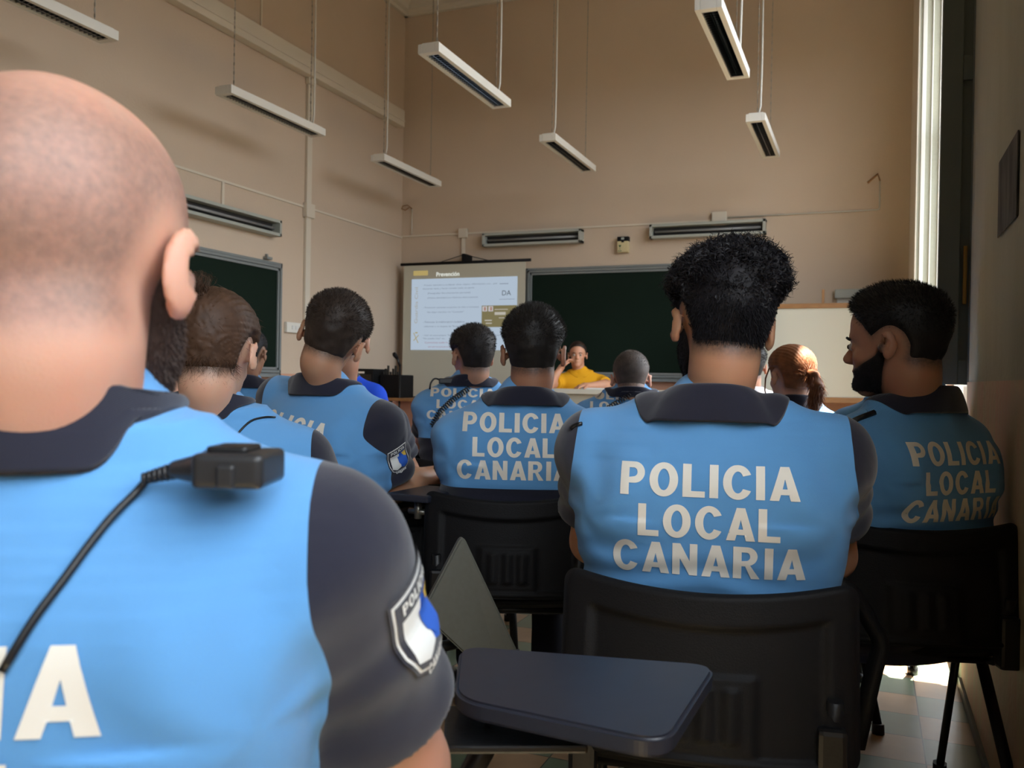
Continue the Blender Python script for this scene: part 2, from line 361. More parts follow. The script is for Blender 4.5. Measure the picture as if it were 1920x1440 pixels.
MB().tube(arc([(-1.42, YB-.01, 2.80), (.06, YB-.01, 2.80), (.06, YB-.01, 3.08)], r=.02), .008, 6).build('cable', MT['cable'], label='thin pale cable crossing the back wall right of the junction box and turning up', cat='cable')
MB().tube([(-5.10, YB-.01, 2.79), (-5.10, YB-.01, 3.10)], .007, 6).build('cable', MT['cable'], label='short pale cable rising from the cover near the back left corner', cat='cable')
MB().tube([(-5.10, YB-.01, 3.10), (-5.14, YB-.05, 3.14), (-5.2, YB-.06, 3.13), (-5.22, YB-.05, 3.10), (-5.17, YB-.05, 3.08), (-5.12, YB-.05, 3.11)], .006, 6).build('wire_end', MT['wood'], label='loose curl of brown wire at the top of the short cable by the left corner', cat='wire')
MB().tube([(.06, YB-.01, 3.08), (.04, YB-.04, 3.14), (-.05, YB-.05, 3.06)], [.008, .01, .012], 6).build('wire_end', MT['wood'], label='loose bent brown wire end high at the right side of the back wall', cat='wire')
MB().box((-1.55, YB-.05, 2.72), (-1.40, YB-.003, 2.86), .006).build('junction_box', MT['trunk'], label='square cream junction box on the back wall above the chalkboard', cat='junction box')
MB().box((-4.47, YB-.045, 2.72), (-4.36, YB-.003, 2.83), .006).build('junction_box', MT['trunk'], label='square cream junction box on the back wall above the projection screen', cat='junction box')
t = empty('wall_socket', (WL+.003, 7.15, 1.50), label='white wall socket strip with three outlets beside the left chalkboard', cat='socket')
MB().box((0, -.12, 0), (.035, .14, .10), .006).build('socket_box', MT['lampw'], t)
for k in range(3): MB().box((.035, -.04+.055*k, .03), (.041, -.005+.055*k, .07), .003).build('outlet', MT['paper'], t)

# chalkboards
def board(name, lab, x0, x1, z0, z1, y, m, side=None):
    """board on the back wall (or, with side, on the left wall where x means y)"""
    t = empty(name, (0, 0, 0), label=lab, cat='chalkboard')
    def bx(mb, a0, a1, c0, c1, d0, d1, bev=.003):
        if side: mb.box((WL+d0, a0, c0), (WL+d1, a1, c1), bev)
        else: mb.box((a0, y-d1, c0), (a1, y-d0, c1), bev)
        return mb
    f = .075
    bx(MB(), x0+f*.7, x1-f*.7, z0+f*.7, z1-f*.7, .012, .026, 0).build('writing_surface', m, t)
    mb = MB()
    for q, d in ((0, .03), (.028, .05), (.055, .04)):
        w = .024
        bx(mb, x0+q, x1-q, z1-q-w, z1-q, 0, d); bx(mb, x0+q, x1-q, z0+q, z0+q+w, 0, d)
        bx(mb, x0+q, x0+q+w, z0+q, z1-q, 0, d); bx(mb, x1-q-w, x1-q, z0+q, z1-q, 0, d)
    mb.build('frame', MT['alu'], t)
    bx(MB(), x0+.1, x1-.1, z0-.015, z0+.005, 0, .11).build('chalk_tray', MT['alu'], t)
    return t
t = board('chalkboard', 'long dark green chalkboard on the back wall behind the desk', -3.62, -.9, 1.10, 2.34, YB, MT['slate'])
t = board('chalkboard', 'dark green chalkboard with grey frame on the left wall', 3.3, 6.96, 1.08, 2.15, 0, MT['slate'], side=True)
MB().box((WL, 6.70, 2.16), (WL+.05, 6.78, 2.185), .003).box((WL+.01, 6.72, 2.185), (WL+.03, 6.74, 2.21)).build('bracket', MT['alu'], t)

# strip lamps above the boards
def reflector_lamp(lab, a, b, zc, side=None, h=.15):
    t = empty('board_lamp', (0, 0, 0), label=lab, cat='wall lamp', group='trough lamps above the chalkboards')
    n = MB(); ins = MB(); tb = MB()
    def pt(u, d, z): return (WL+d, u, z) if side else (u, YB-d, z)
    D = .12
    oz = [(0, zc+h/2), (D, zc+h/2-.02), (D, zc-h/2+.01), (0, zc-h/2)]
    # housing: frame bars round an open trough
    fr = .028
    for (u0, u1, z0, z1) in ((a, b, zc+h/2-fr, zc+h/2), (a, b, zc-h/2, zc-h/2+fr), (a, a+fr, zc-h/2, zc+h/2), (b-fr, b, zc-h/2, zc+h/2)):
        p, q = pt(u0, 0, z0), pt(u1, D, z1); n.box([min(p[i], q[i]) for i in range(3)], [max(p[i], q[i]) for i in range(3)], .003)
    n.build('housing', MT['lampg'], t)
    p, q = pt(a+fr, 0, zc-h/2+fr), pt(b-fr, .03, zc+h/2-fr)
    ins.box([min(p[i], q[i]) for i in range(3)], [max(p[i], q[i]) for i in range(3)]).build('reflector', MT['dark'], t)
    tb.tube([pt(a+fr+.02, .06, zc), pt(b-fr-.02, .06, zc)], .014).build('tube', mat('grey_tube', (.25, .25, .25), .2), t)
reflector_lamp('trough lamp on the back wall above the projection screen', -4.13, -2.95, 2.67)
reflector_lamp('trough lamp on the back wall behind the curly-haired head', -2.19, -1.0, 2.675)
reflector_lamp('trough lamp on the left wall above the left chalkboard', 5.4, 6.82, 2.455, side=True)
t = empty('air_freshener', (-2.49, YB, 2.475), label='small cream dispenser with black top on the back wall above the chalkboard', cat='air freshener')
MB().box((-.06, -.07, 0), (.06, 0, .165), .006).build('case', mat('beige_case', (.62, .53, .30), .5), t)
MB().box((-.062, -.072, .118), (.062, 0, .168), .005).box((-.015, -.073, .105), (.015, -.06, .12)).build('top', MT['black'], t)
MB().box((-.016, -.074, .135), (.016, -.071, .158)).build('window', MT['lampg'], t)
MB().poly([(-.045, -.0715, .078), (-.03, -.0715, .048), (-.015, -.0715, .078)], ext=(0, -.001, 0)).box((-.034, -.0725, .03), (-.026, -.0705, .038)).box((-.05, -.0725, .010), (-.01, -.0705, .017)).build('mark', mat('dark_green_print', (.02, .08, .03), .6), t)

# pendant lamps
def pendant(x, y0, lab, cab=0, far_cable=True, z=3.2, L=1.24, w=.155):
    t = empty('pendant_lamp', (x, y0, z), label=lab, cat='pendant lamp', group='slim pendant lamps hanging in three rows')
    b = w/2; mb = MB()
    mb.box((-b, 0, 0), (-b+.032, L, .062), .003).box((b-.032, 0, 0), (b, L, .062), .003).box((-b+.032, 0, 0), (b-.032, .05, .062), .003).box((-b+.032, L-.05, 0), (b-.032, L, .062), .003)
    mb.box((-b+.02, .02, .055), (b-.02, L-.02, .075), .003).build('housing', MT['lampw'], t)
    MB().box((-b+.032, .05, .050), (b-.032, L-.05, .054)).build('reflector', MT['louvre'], t)
    MB().tube([(0, .06, .036), (0, L-.06, .036)], .008, 8).build('lamp_tube', MT['tube'], t)
    lv = MB(); n = 34
    for k in range(n):
        yy = .06 + (L-.12)*k/(n-1); lv.box((-b+.034, yy-.0015, .004), (b-.034, yy+.0015, .028))
    lv.box((-.002, .05, .004), (.002, L-.05, .026)).build('louvre', MT['louvre'], t, kind='stuff')
    for yy, thick in ((.12, cab == 0), (L-.12, cab == 1)):
        c = MB()                                             # linked chain up to the ceiling
        c.tube([(0, yy, .075), (0, yy, ZC-z)], .0028, 5)
        for k in range(int((ZC-z-.08)/.035)):
            zz = .08+.035*k; c.box((-.0055 if k % 2 else -.002, yy-(.002 if k % 2 else .0055), zz), (.0055 if k % 2 else .002, yy+(.002 if k % 2 else .0055), zz+.024))
        c.build('chain', MT['chain'], t)
        if thick: MB().tube([(.0, yy+.03, .075), (.022, yy+.02, .16), (.028, yy+.012, .5), (.024, yy+.01, ZC-z)], .0085, 8).build('power_cable', MT['cable'], t)
pendant(-4.56, 3.02, 'pendant lamp in the top left corner of the picture, cut by the frame', 0)
pendant(-4.56, 5.33, 'pendant lamp in front of the left wall, left of the vertical conduit', 1)
pendant(-4.50, 7.48, 'lowest-looking pendant lamp of the left row, nearest the back left corner', 0)
pendant(-2.70, 5.10, 'nearer pendant lamp of the middle row, in front of the back wall', 1)
pendant(-2.68, 7.33, 'farther pendant lamp of the middle row, seen small', 0)
pendant(-.885, 5.03, 'large bright pendant lamp at the top right, nearer of the right row', 1)
pendant(-.89, 7.31, 'smaller pendant lamp of the right row, close to the window', 0)

# projection screen with the projected slide
YS = 9.12
A = onY(752, 491, YS); B_ = onY(995, 497, YS); C_ = onY(750, 743, YS)
x0, x1, zt, zb = A[0], B_[0], (A[2]+B_[2])/2, C_[2]
t = empty('projection_screen', (0, 0, 0), label='pull-down projection screen hanging in the back left corner showing a slide', cat='projection screen')
MB().box((x0+.04, YS, zb), (x1-.06, YS+.004, zt)).build('screen_fabric', MT['screen'], t)
MB().tube([(x0, YS, zt+.012), (x1, YS, zt+.012)], .017, 10).build('top_bar', MT['black'], t)
MB().tube([(x0+.03, YS, zb-.01), (x1-.05, YS, zb-.01)], .014, 10).build('bottom_bar', MT['black'], t)
xm = (x0+x1)/2
MB().tube([(xm-.32, YS, zt+.02), (xm, YS, zt+.10), (xm+.32, YS, zt+.02)], .005, 5).build('hanging_cord', MT['cord'], t)
MB().box((xm-.022, YS-.02, zt+.02), (xm+.022, YB, zt+.11), .003).build('wall_hook', MT['black'], t)
def em(name, c, s): return mat(name, (0, 0, 0), .9, spec=0, emis=(c, s))
def sp(px, py): q = onY(px, py, YS-.006); return q
SL = empty('projected_slide', (0, 0, 0), label='bright pale blue slide headed Prevención projected on the screen', cat='projected image')
c0 = sp(772, 519); c1 = sp(970, 523); c2 = sp(773, 656); sx0, sx1, sz1, sz0 = c0[0], c1[0], (c0[2]+c1[2])/2, c2[2]; sy = YS-.006
MB().box((sx0, sy, sz0), (sx1, sy+.004, sz1)).build('slide_field', em('slide_light', (.50, .60, .72), .80), SL)
u = lambda fx: sx0+(sx1-sx0)*fx
v = lambda fy: sz1+(sz0-sz1)*fy
ink = em('slide_grey_ink', (.22, .25, .33), .75)
def put(lines, name, m, extra=None):
    for (txt, fx, fy, wd, h) in lines:
        V_, F_ = flat_text(txt, wd*(sx1-sx0), h, (u(fx), sy-.002, v(fy)), (1, 0, 0), (0, 0, 1), align='L'); mk(name, V_, F_, m, SL, smooth=False)
put([('- Prestar atención a cualquier dato, objeto, información, etc... por', .11, .105, .71, .022), ('descartar nada y hacer constar todo en parte.', .11, .155, .50, .022),
     ('(Fotografiar documentación personal)', .16, .22, .41, .022), ('(Misma identidad con distintos documentos)', .16, .285, .48, .022),
     ('- Promover acciones conjuntas (in situ o remotas)', .12, .42, .53, .022), ('No dejar marchar sin "Consulta"', .16, .485, .35, .022),
     ('- Fomentar la colaboración ciudadana', .12, .62, .40, .022), ('- Informar a un órgano de "Evaluación"', .12, .685, .41, .022),
     ('- Huir de estereotipos "Zonas seguras", "el mismo control puesto varias"', .12, .81, .74, .022), ('"No pueden huir" etc.', .12, .855, .22, .022)], 'slide_text_line', ink)
put([('Comunica todo lo que consideres de interés hoy', .14, .915, .62, .026), ('INFORMACIÓN', .175, .965, .36, .016)], 'slide_footer_line', em('slide_red_ink', (.42, .20, .28), .75))
V_, F_ = flat_text('Prevención', .295, None, sp(818, 518.5), (1, 0, 0), (0, 0, 1), bold=.02, align='L')
mk('slide_title', V_, F_, em('slide_white_ink', (.80, .82, .76), .85), SL, smooth=False)
q = sp(775, 517); MB().box((q[0], sy, q[2]), (q[0]+.19, sy+.003, q[2]+.055)).build('slide_logo', em('slide_gold', (.55, .42, .16), .75), SL)
V_, F_ = flat_text('Guardia Civil', .42, .040, (u(.065), sy-.002, v(.37)), (0, 0, 1), (-1, 0, 0))
mk('slide_side_text', V_, F_, em('slide_olive', (.42, .40, .34), .8), SL, smooth=False)
V_, F_ = flat_text('DA', None, .055, (u(.905), sy-.002, v(.255)), (1, 0, 0), (0, 0, 1)); mk('slide_mark', V_, F_, em('slide_dark_ink', (.10, .12, .14), .7), SL, smooth=False)
MB().box((u(.84), sy-.002, v(.31)), (u(.98), sy, v(.305))).build('slide_rule', ink, SL); MB().box((u(.84), sy-.002, v(.10)), (u(.92), sy, v(.092))).build('slide_rule', ink, SL)
mb = MB().box((u(.68), sy-.003, v(.685)), (u(1.0), sy-.001, v(.39))); mb.build('slide_photo', em('slide_brown', (.30, .26, .13), .62), SL)
ew, es = em('slide_portrait_white', (.62, .60, .62), .8), em('slide_portrait_skin', (.50, .30, .24), .7)
for k in (.705, .76): MB().box((u(k-.018), sy-.006, v(.47)), (u(k+.025), sy-.003, v(.40)), .002).build('slide_portrait', ew, SL)
for k in (.708, .765): MB().box((u(k-.006), sy-.009, v(.46)), (u(k+.012), sy-.006, v(.41)), .004).build('slide_face', es, SL)
mb = MB()
for (a, b, c, d) in ((.80, .45, .92, .44), (.80, .52, .90, .48), (.84, .565, .90, .555), (.71, .60, .775, .585), (.72, .64, .775, .625)): mb.box((u(a), sy-.005, v(b)), (u(c), sy-.003, v(d)))
mb.build('slide_photo_text', em('slide_pale', (.55, .52, .45), .8), SL)
# small crest: crossed sword and rods under a crown
mb = MB().tube([(u(.03), sy-.003, v(.76)), (u(.075), sy-.003, v(.90))], .010, 6, flat=.3).tube([(u(.08), sy-.004, v(.79)), (u(.03), sy-.004, v(.87))], .004, 5)
mb.box((u(.045), sy-.004, v(.765)), (u(.068), sy-.002, v(.75)), .002).build('slide_crest', em('slide_crest_gold', (.50, .40, .12), .7), SL)

# desk, portable whiteboard, sound equipment
t = empty('lecture_desk', (0, 0, 0), label='long pale desk on the platform in front of the chalkboard', cat='desk')
p = onY(1035, 729, 7.55); q = onY(1712, 742, 7.55); zd = (p[2]+q[2])/2
MB().box((p[0]-.9, 7.55, zd-.045), (-.62, 8.2, zd), .004).build('desk_top', MT['desktop'], t)
MB().box((p[0]-.85, 7.60, dz+.05), (-.66, 7.62, zd-.045)).build('front_panel', MT['desk'], t)
for x in (p[0]-.85, -.70):
    for y in (7.62, 8.12): MB().box((x, y, dz), (x+.04, y+.04, zd-.045), .003).build('leg', MT['alu'], t)
MB().box((-2.42, 7.62, zd), (-2.2, 7.74, zd+.012), .002).build('paper_pad', MT['paper'], label='small white paper pad near the front edge of the lecture desk', cat='paper')
p = onY(1675, 0, 7.7)
MB().box((-1.55, 7.66, zd), (-1.43, 7.72, zd+.03), .008).build('glasses_case', MT['tablet'], label='small dark case lying on the desk right of the glasses wearer', cat='case')
t = empty('whiteboard', (0, 0, 0), label='large whiteboard with brown wooden rails standing at the right of the back wall', cat='whiteboard')
yw = 8.6; a = onY(1455, 578, yw); b = onY(1640, 571, yw); c = onY(1560, 745, yw); x0w, x1w = -1.25, WX-.12
MB().box((x0w, yw, c[2]), (x1w, yw+.02, a[2])).build('board_panel', MT['board'], t)
MB().box((x0w-.02, yw-.015, a[2]-.005), (x1w+.02, yw+.03, a[2]+.04), .004).build('rail', MT['wood'], t)
MB().box((x0w-.02, yw-.015, c[2]-.05), (x1w+.02, yw+.03, c[2]), .004).build('rail', MT['wood'], t)
for x in (x0w, x1w-.04):
    MB().box((x, yw+.03, dz if x < -.6 else 0), (x+.04, yw+.06, a[2]), .004).build('leg', MT['wood'], t)
q = onY(1543, 573, yw); MB().box((q[0]-.012, yw, q[2]-.02), (q[0]+.012, yw+.025, q[2]+.15), .003).build('upright', MT['wood'], t)
p = onY(1565, 560, YB-.05)
MB().box((p[0], YB-.09, p[2]), (WX-.03, YB, p[2]+.09), .01).build('screen_housing', MT['lampg'], label='long grey housing on the back wall above the right end of the whiteboard', cat='housing')
MB().box((p[0]+.02, YB-.03, p[2]-.35), (WX-.05, YB-.02, p[2])).build('wall_panel', MT['lampw'], label='pale panel hanging on the back wall under the grey housing', cat='panel')

def spk(px0, px1, py0, py1, Y, lab, lgt=False):
    a = onY(px0, py0, Y); b = onY(px1, py1, Y)
    t = empty('loudspeaker', ((a[0]+b[0])/2, Y, b[2]), label=lab, cat='loudspeaker'); w = (b[0]-a[0])/2; h = a[2]-b[2]
    MB().box((-w, 0, 0), (w, .3, h), .01).build('cabinet', MT['black'], t)
    MB().box((-w+.02, -.008, .02), (w-.02, 0, h-.06), .004).build('grille', MT['cord'], t)
    MB().box((-.03, -.01, h-.05), (.04, 0, h-.03)).build('badge', MT['lampw'], t)
    return t, b[2]
t, zz = spk(655, 699, 691, 745, 8.1, 'black loudspeaker box with a small white badge behind the royal blue polo')
mb = MB().box((-4.98, 8.05, zz-.03), (-4.0, 8.6, zz), .004); mb.build('equipment_table', MT['wood'], None, label='low dark table carrying the sound equipment in the back left corner', cat='table')
tb = bpy.context.scene.objects['equipment_table']
for x in (-4.95, -4.06):
    for y in (8.08, 8.53): MB().box((x, y, dz), (x+.04, y+.04, zz-.03)).build('leg', MT['blackm'], tb)
a = onY(712, 688, 8.2); b = onY(750, 728, 8.2)
t = empty('sound_mixer', ((a[0]+b[0])/2, 8.2, zz), label='black sound mixer with cables on the table left of the projection screen', cat='mixer')
w = (b[0]-a[0])/2; h = a[2]-zz
MB().box((-w, 0, 0), (w, .3, h*.75), .01).build('case', MT['black'], t)
mb = MB()
for k in range(7): mb.box((-w+.02+k*.03, .02, h*.75), (-w+.032+k*.03, .05, h*(.85+.1*(k % 3))), .002)
mb.build('knobs', MT['cord'], t)
a = onY(744, 665, 8.15)
t = empty('microphone', (a[0]+.04, 8.15, dz), label='black microphone on a tall stand just left of the projection screen', cat='microphone')
MB().tube([(0, 0, 0), (0, 0, a[2]-dz-.10)], .010).tube([(0, 0, a[2]-dz-.12), (-.03, -.02, a[2]-dz-.02)], .012).build('stand', MT['blackm'], t)
MB().tube([(-.025, -.015, a[2]-dz-.04), (-.05, -.03, a[2]-dz+.0), (-.06, -.035, a[2]-dz+.02)], [.016, .024, .014]).build('head', MT['black'], t)
mb = MB()
for k in range(3): an = k*2.1; mb.tube([(0, 0, .05), (.15*math.cos(an), .15*math.sin(an), .008)], .007)
mb.build('tripod_base', MT['blackm'], t)
# picture on the right wall
t = empty('wall_photo', (0, 0, 0), label='dark unframed black and white photo stuck on the right wall', cat='picture')
def pmat():
    m = mat('bw_photo', (.010, .009, .009), .6, spec=.2, noise=(14, .8, (.10, .095, .09), (1, 1.6, .4))); return m
MB().poly([(WX-.003, 2.79, 1.50), (WX-.003, 2.45, 1.50), (WX-.003, 2.45, 1.71), (WX-.003, 2.79, 1.71)], ext=(-.003, 0, 0)).build('print', pmat(), t)

# ---------------------------------------------------------------- soft implicit surfaces
def smin(a, b, k):
    h = np.clip(.5+.5*(b-a)/k, 0, 1); return b*(1-h)+a*h-k*h*(1-h)
def cone(p, a, b, ra, rb):
    a = np.asarray(a, float); ab = np.asarray(b, float)-a; q = p-a
    t = np.clip(q@ab/max(ab@ab, 1e-9), 0, 1); return np.linalg.norm(q-t[:, None]*ab, axis=1)-(ra+(rb-ra)*t)
def ell(p, c, r, R=None):
    q = p-np.asarray(c, float)
    if R is not None: q = q@R
    r = np.asarray(r, float); k0 = np.linalg.norm(q/r, axis=1); k1 = np.linalg.norm(q/(r*r), axis=1)
    return k0*(k0-1)/np.maximum(k1, 1e-6)
def rot(ax, deg):
    a = rad(deg); c, s = math.cos(a), math.sin(a); i, j = [(1, 2), (2, 0), (0, 1)][ax]
    R = np.eye(3); R[i, i] = c; R[i, j] = -s; R[j, i] = s; R[j, j] = c; return R
def sstep(a, b, x):
    t = np.clip((x-a)/(b-a), 0, 1); return t*t*(3-2*t)
def wob(p, scale, seed, n=6):
    g = np.random.default_rng(seed); out = 0
    for _ in range(n):
        d = g.normal(size=3); d /= np.linalg.norm(d); out = out + np.sin(p@d*scale*g.uniform(.6, 1.6)+g.uniform(0, 6.3)+.8*np.sin(p@g.normal(size=3)*scale*.5))
    return out/n
def surf(fn, lo, hi, h, margin=.035):
    """surface of fn(points)<0 inside the box lo..hi, as verts and quads"""
    lo = np.asarray(lo, float); hi = np.asarray(hi, float); n = np.ceil((hi-lo)/h).astype(int)+1
    B = 8; nb = np.ceil(n/B).astype(int); n = nb*B
    cx = [lo[i]+(np.arange(nb[i])+.5)*B*h for i in range(3)]
    G = np.stack(np.meshgrid(*cx, indexing='ij'), -1).reshape(-1, 3)
    act = np.abs(fn(G)) < B*h*.9+margin
    f = np.full(n, 1., dtype=np.float32)
    # inactive blocks keep the sign of their centre
    sg = np.where(fn(G) < 0, -1., 1.).reshape(nb)
    f = np.repeat(np.repeat(np.repeat(sg, B, 0), B, 1), B, 2).astype(np.float32)
    idx = np.argwhere(act.reshape(nb)); loc = np.stack(np.meshgrid(*[np.arange(B)]*3, indexing='ij'), -1).reshape(-1, 3)
    for s in range(0, len(idx), 800):
        ii = (idx[s:s+800, None, :]*B+loc[None]).reshape(-1, 3)
        f[ii[:, 0], ii[:, 1], ii[:, 2]] = fn(lo+ii*h)
    neg = f < 0
    c = np.zeros(tuple(np.array(f.shape)-1), np.int8)
    for dx in (0, 1):
        for dy in (0, 1):
            for dz_ in (0, 1): c += neg[dx:f.shape[0]-1+dx, dy:f.shape[1]-1+dy, dz_:f.shape[2]-1+dz_]
    cells = np.argwhere((c > 0) & (c < 8)); ids = np.full(c.shape, -1, np.int32); ids[tuple(cells.T)] = np.arange(len(cells))
    acc = np.zeros((len(cells), 3)); cnt = np.zeros(len(cells))
    cor = [(0, 0, 0), (1, 0, 0), (0, 1, 0), (1, 1, 0), (0, 0, 1), (1, 0, 1), (0, 1, 1), (1, 1, 1)]
    val = [f[cells[:, 0]+a, cells[:, 1]+b, cells[:, 2]+d] for a, b, d in cor]
    for i in range(8):
        for j in range(i+1, 8):
            if sum(abs(cor[i][k]-cor[j][k]) for k in range(3)) != 1: continue
            m = (val[i] < 0) != (val[j] < 0); t = val[i][m]/(val[i][m]-val[j][m])
            acc[m] += np.array(cor[i])+t[:, None]*(np.array(cor[j])-np.array(cor[i])); cnt[m] += 1
    V = lo+(cells+acc/np.maximum(cnt, 1)[:, None])*h
    Q = []
    for ax in range(3):
        o1, o2 = [(1, 2), (2, 0), (0, 1)][ax]
        sl = [slice(None)]*3; s2 = [slice(None)]*3; sl[ax] = slice(0, -1); s2[ax] = slice(1, None)
        A_, B2 = neg[tuple(sl)], neg[tuple(s2)]; e = np.argwhere(A_ != B2)
        e = e[(e[:, o1] > 0) & (e[:, o2] > 0) & (e[:, o1] < f.shape[o1]-1) & (e[:, o2] < f.shape[o2]-1)]
        if not len(e): continue
        def at(d1, d2):
            k = e.copy(); k[:, o1] += d1; k[:, o2] += d2; return ids[k[:, 0], k[:, 1], k[:, 2]]
        q = np.stack([at(-1, -1), at(0, -1), at(0, 0), at(-1, 0)], 1); fl = ~A_[e[:, 0], e[:, 1], e[:, 2]]
        q[fl] = q[fl][:, ::-1]; Q.append(q)
    Q = np.concatenate(Q); return V, Q[(Q >= 0).all(1)]
def tris(F): return np.concatenate([F[:, [0, 1, 2]], F[:, [0, 2, 3]]]) if F.shape[1] == 4 else F
def clip(V, F, s):
    """cut triangles where scalar s changes sign -> (V, F with s>0, F with s<0)"""
    T = tris(F); pos = s[T] > 0; n = pos.sum(1); keepP = T[n == 3]; keepN = T[n == 0]; addP, addN, newV = [], [], []; base = len(V); ek = {}
    def cutv(i, j):
        k = (min(i, j), max(i, j))
        if k not in ek:
            t = s[k[0]]/(s[k[0]]-s[k[1]]); ek[k] = base+len(newV); newV.append(V[k[0]]+t*(V[k[1]]-V[k[0]]))
        return ek[k]
    for want, one, two in ((1, addP, addN), (2, addN, addP)):
        for t_, p_ in zip(T[n == want], pos[n == want]):
            k = int(np.argmax(p_)) if want == 1 else int(np.argmin(p_))
            a, b, c = int(t_[k]), int(t_[(k+1) % 3]), int(t_[(k+2) % 3]); ab, ca = cutv(a, b), cutv(c, a)
            one.append((a, ab, ca)); two.append((ab, b, c)); two.append((ab, c, ca))
    if newV: V = np.concatenate([V, np.array(newV)])
    st = lambda k, a: np.concatenate([k, np.array(a, dtype=k.dtype).reshape(-1, 3)])
    return V, st(keepP, addP), st(keepN, addN)
def compact(V, F):
    u_, inv = np.unique(F, return_inverse=True); return V[u_], inv.reshape(F.shape), u_
def bvh(V, F): return BVHTree.FromPolygons([tuple(x) for x in V], [tuple(map(int, f)) for f in tris(F)])
def vnorm(V, F):
    T = tris(F); n = np.cross(V[T[:, 1]]-V[T[:, 0]], V[T[:, 2]]-V[T[:, 0]]); N_ = np.zeros_like(V)
    for k in range(3): np.add.at(N_, T[:, k], n)
    return N_/np.maximum(np.linalg.norm(N_, axis=1), 1e-12)[:, None]
def decal(tree, U, O, ux, uv, un, lift, reach=.25):
    """lay 2D points U on the surface: rays start at O + reach*un and run along -un"""
    O, ux, uv, un = [np.asarray(x, float) for x in (O, ux, uv, un)]; out = []; last = None
    for x, y in U[:, :2]:
        s0 = O+ux*x+uv*y+un*reach; hit, nn, _, _ = tree.ray_cast(Vector(s0), Vector(-un), reach*2)
        if hit is None: out.append(last if last is not None else (O+ux*x+uv*y)); continue
        if nn.dot(Vector(un)) < 0: nn = -nn
        last = np.array(hit)+np.array(nn)*lift; out.append(last)
    return np.array(out)

# ---------------------------------------------------------------- hair
def strands(V, F, w, length, direction, n, seed, width=.0009, curl=0, curl_r=.006, seg=4, gravity=0):
    """n thin ribbons growing from the surface; w weight per vertex, length and direction given as functions of (point, normal)"""
    g = np.random.default_rng(seed); T = tris(F); a, b, c = V[T[:, 0]], V[T[:, 1]], V[T[:, 2]]
    ar = np.linalg.norm(np.cross(b-a, c-a), axis=1)*np.clip(w[T].mean(1), 0, 1); cs = np.cumsum(ar); k = np.searchsorted(cs, g.uniform(0, cs[-1], n))
    k = np.minimum(k, len(T)-1); r1, r2 = g.uniform(size=n), g.uniform(size=n); fl = r1+r2 > 1; r1[fl], r2[fl] = 1-r1[fl], 1-r2[fl]
    p = a[k]+(b[k]-a[k])*r1[:, None]+(c[k]-a[k])*r2[:, None]; N_ = vnorm(V, F)[T[k, 0]]; wt = w[T].mean(1)[k]
    D = direction(p, N_)+g.normal(size=(n, 3))*.16; D /= np.linalg.norm(D, axis=1)[:, None]; Ln = length(p, wt)*g.uniform(.6, 1.15, n)
    side = np.cross(D, g.normal(size=(n, 3))); side /= np.maximum(np.linalg.norm(side, axis=1), 1e-6)[:, None]; s2 = np.cross(D, side); ph = g.uniform(0, 6.3, n)
    rings = []
    for i in range(seg+1):
        t = i/seg; q = p-N_*.002+D*(Ln*t)[:, None]; q[:, 2] -= gravity*(Ln*t)**2*30
        if curl: q = q+(side*np.cos(ph+curl*t)[:, None]+s2*np.sin(ph+curl*t)[:, None]-side*np.cos(ph)[:, None]-s2*np.sin(ph)[:, None])*curl_r*min(1, t*1.5)
        wd = width*(1-.75*t); rings.append((q-side*wd, q+side*wd))
    VV = np.stack([x for r in rings for x in r], 1).reshape(-1, 3); m = 2*(seg+1); base = (np.arange(n)*m)[:, None]
    FF = np.concatenate([base+np.array([[2*i, 2*i+1, 2*i+3, 2*i+2]]) for i in range(seg)])
    return VV, FF

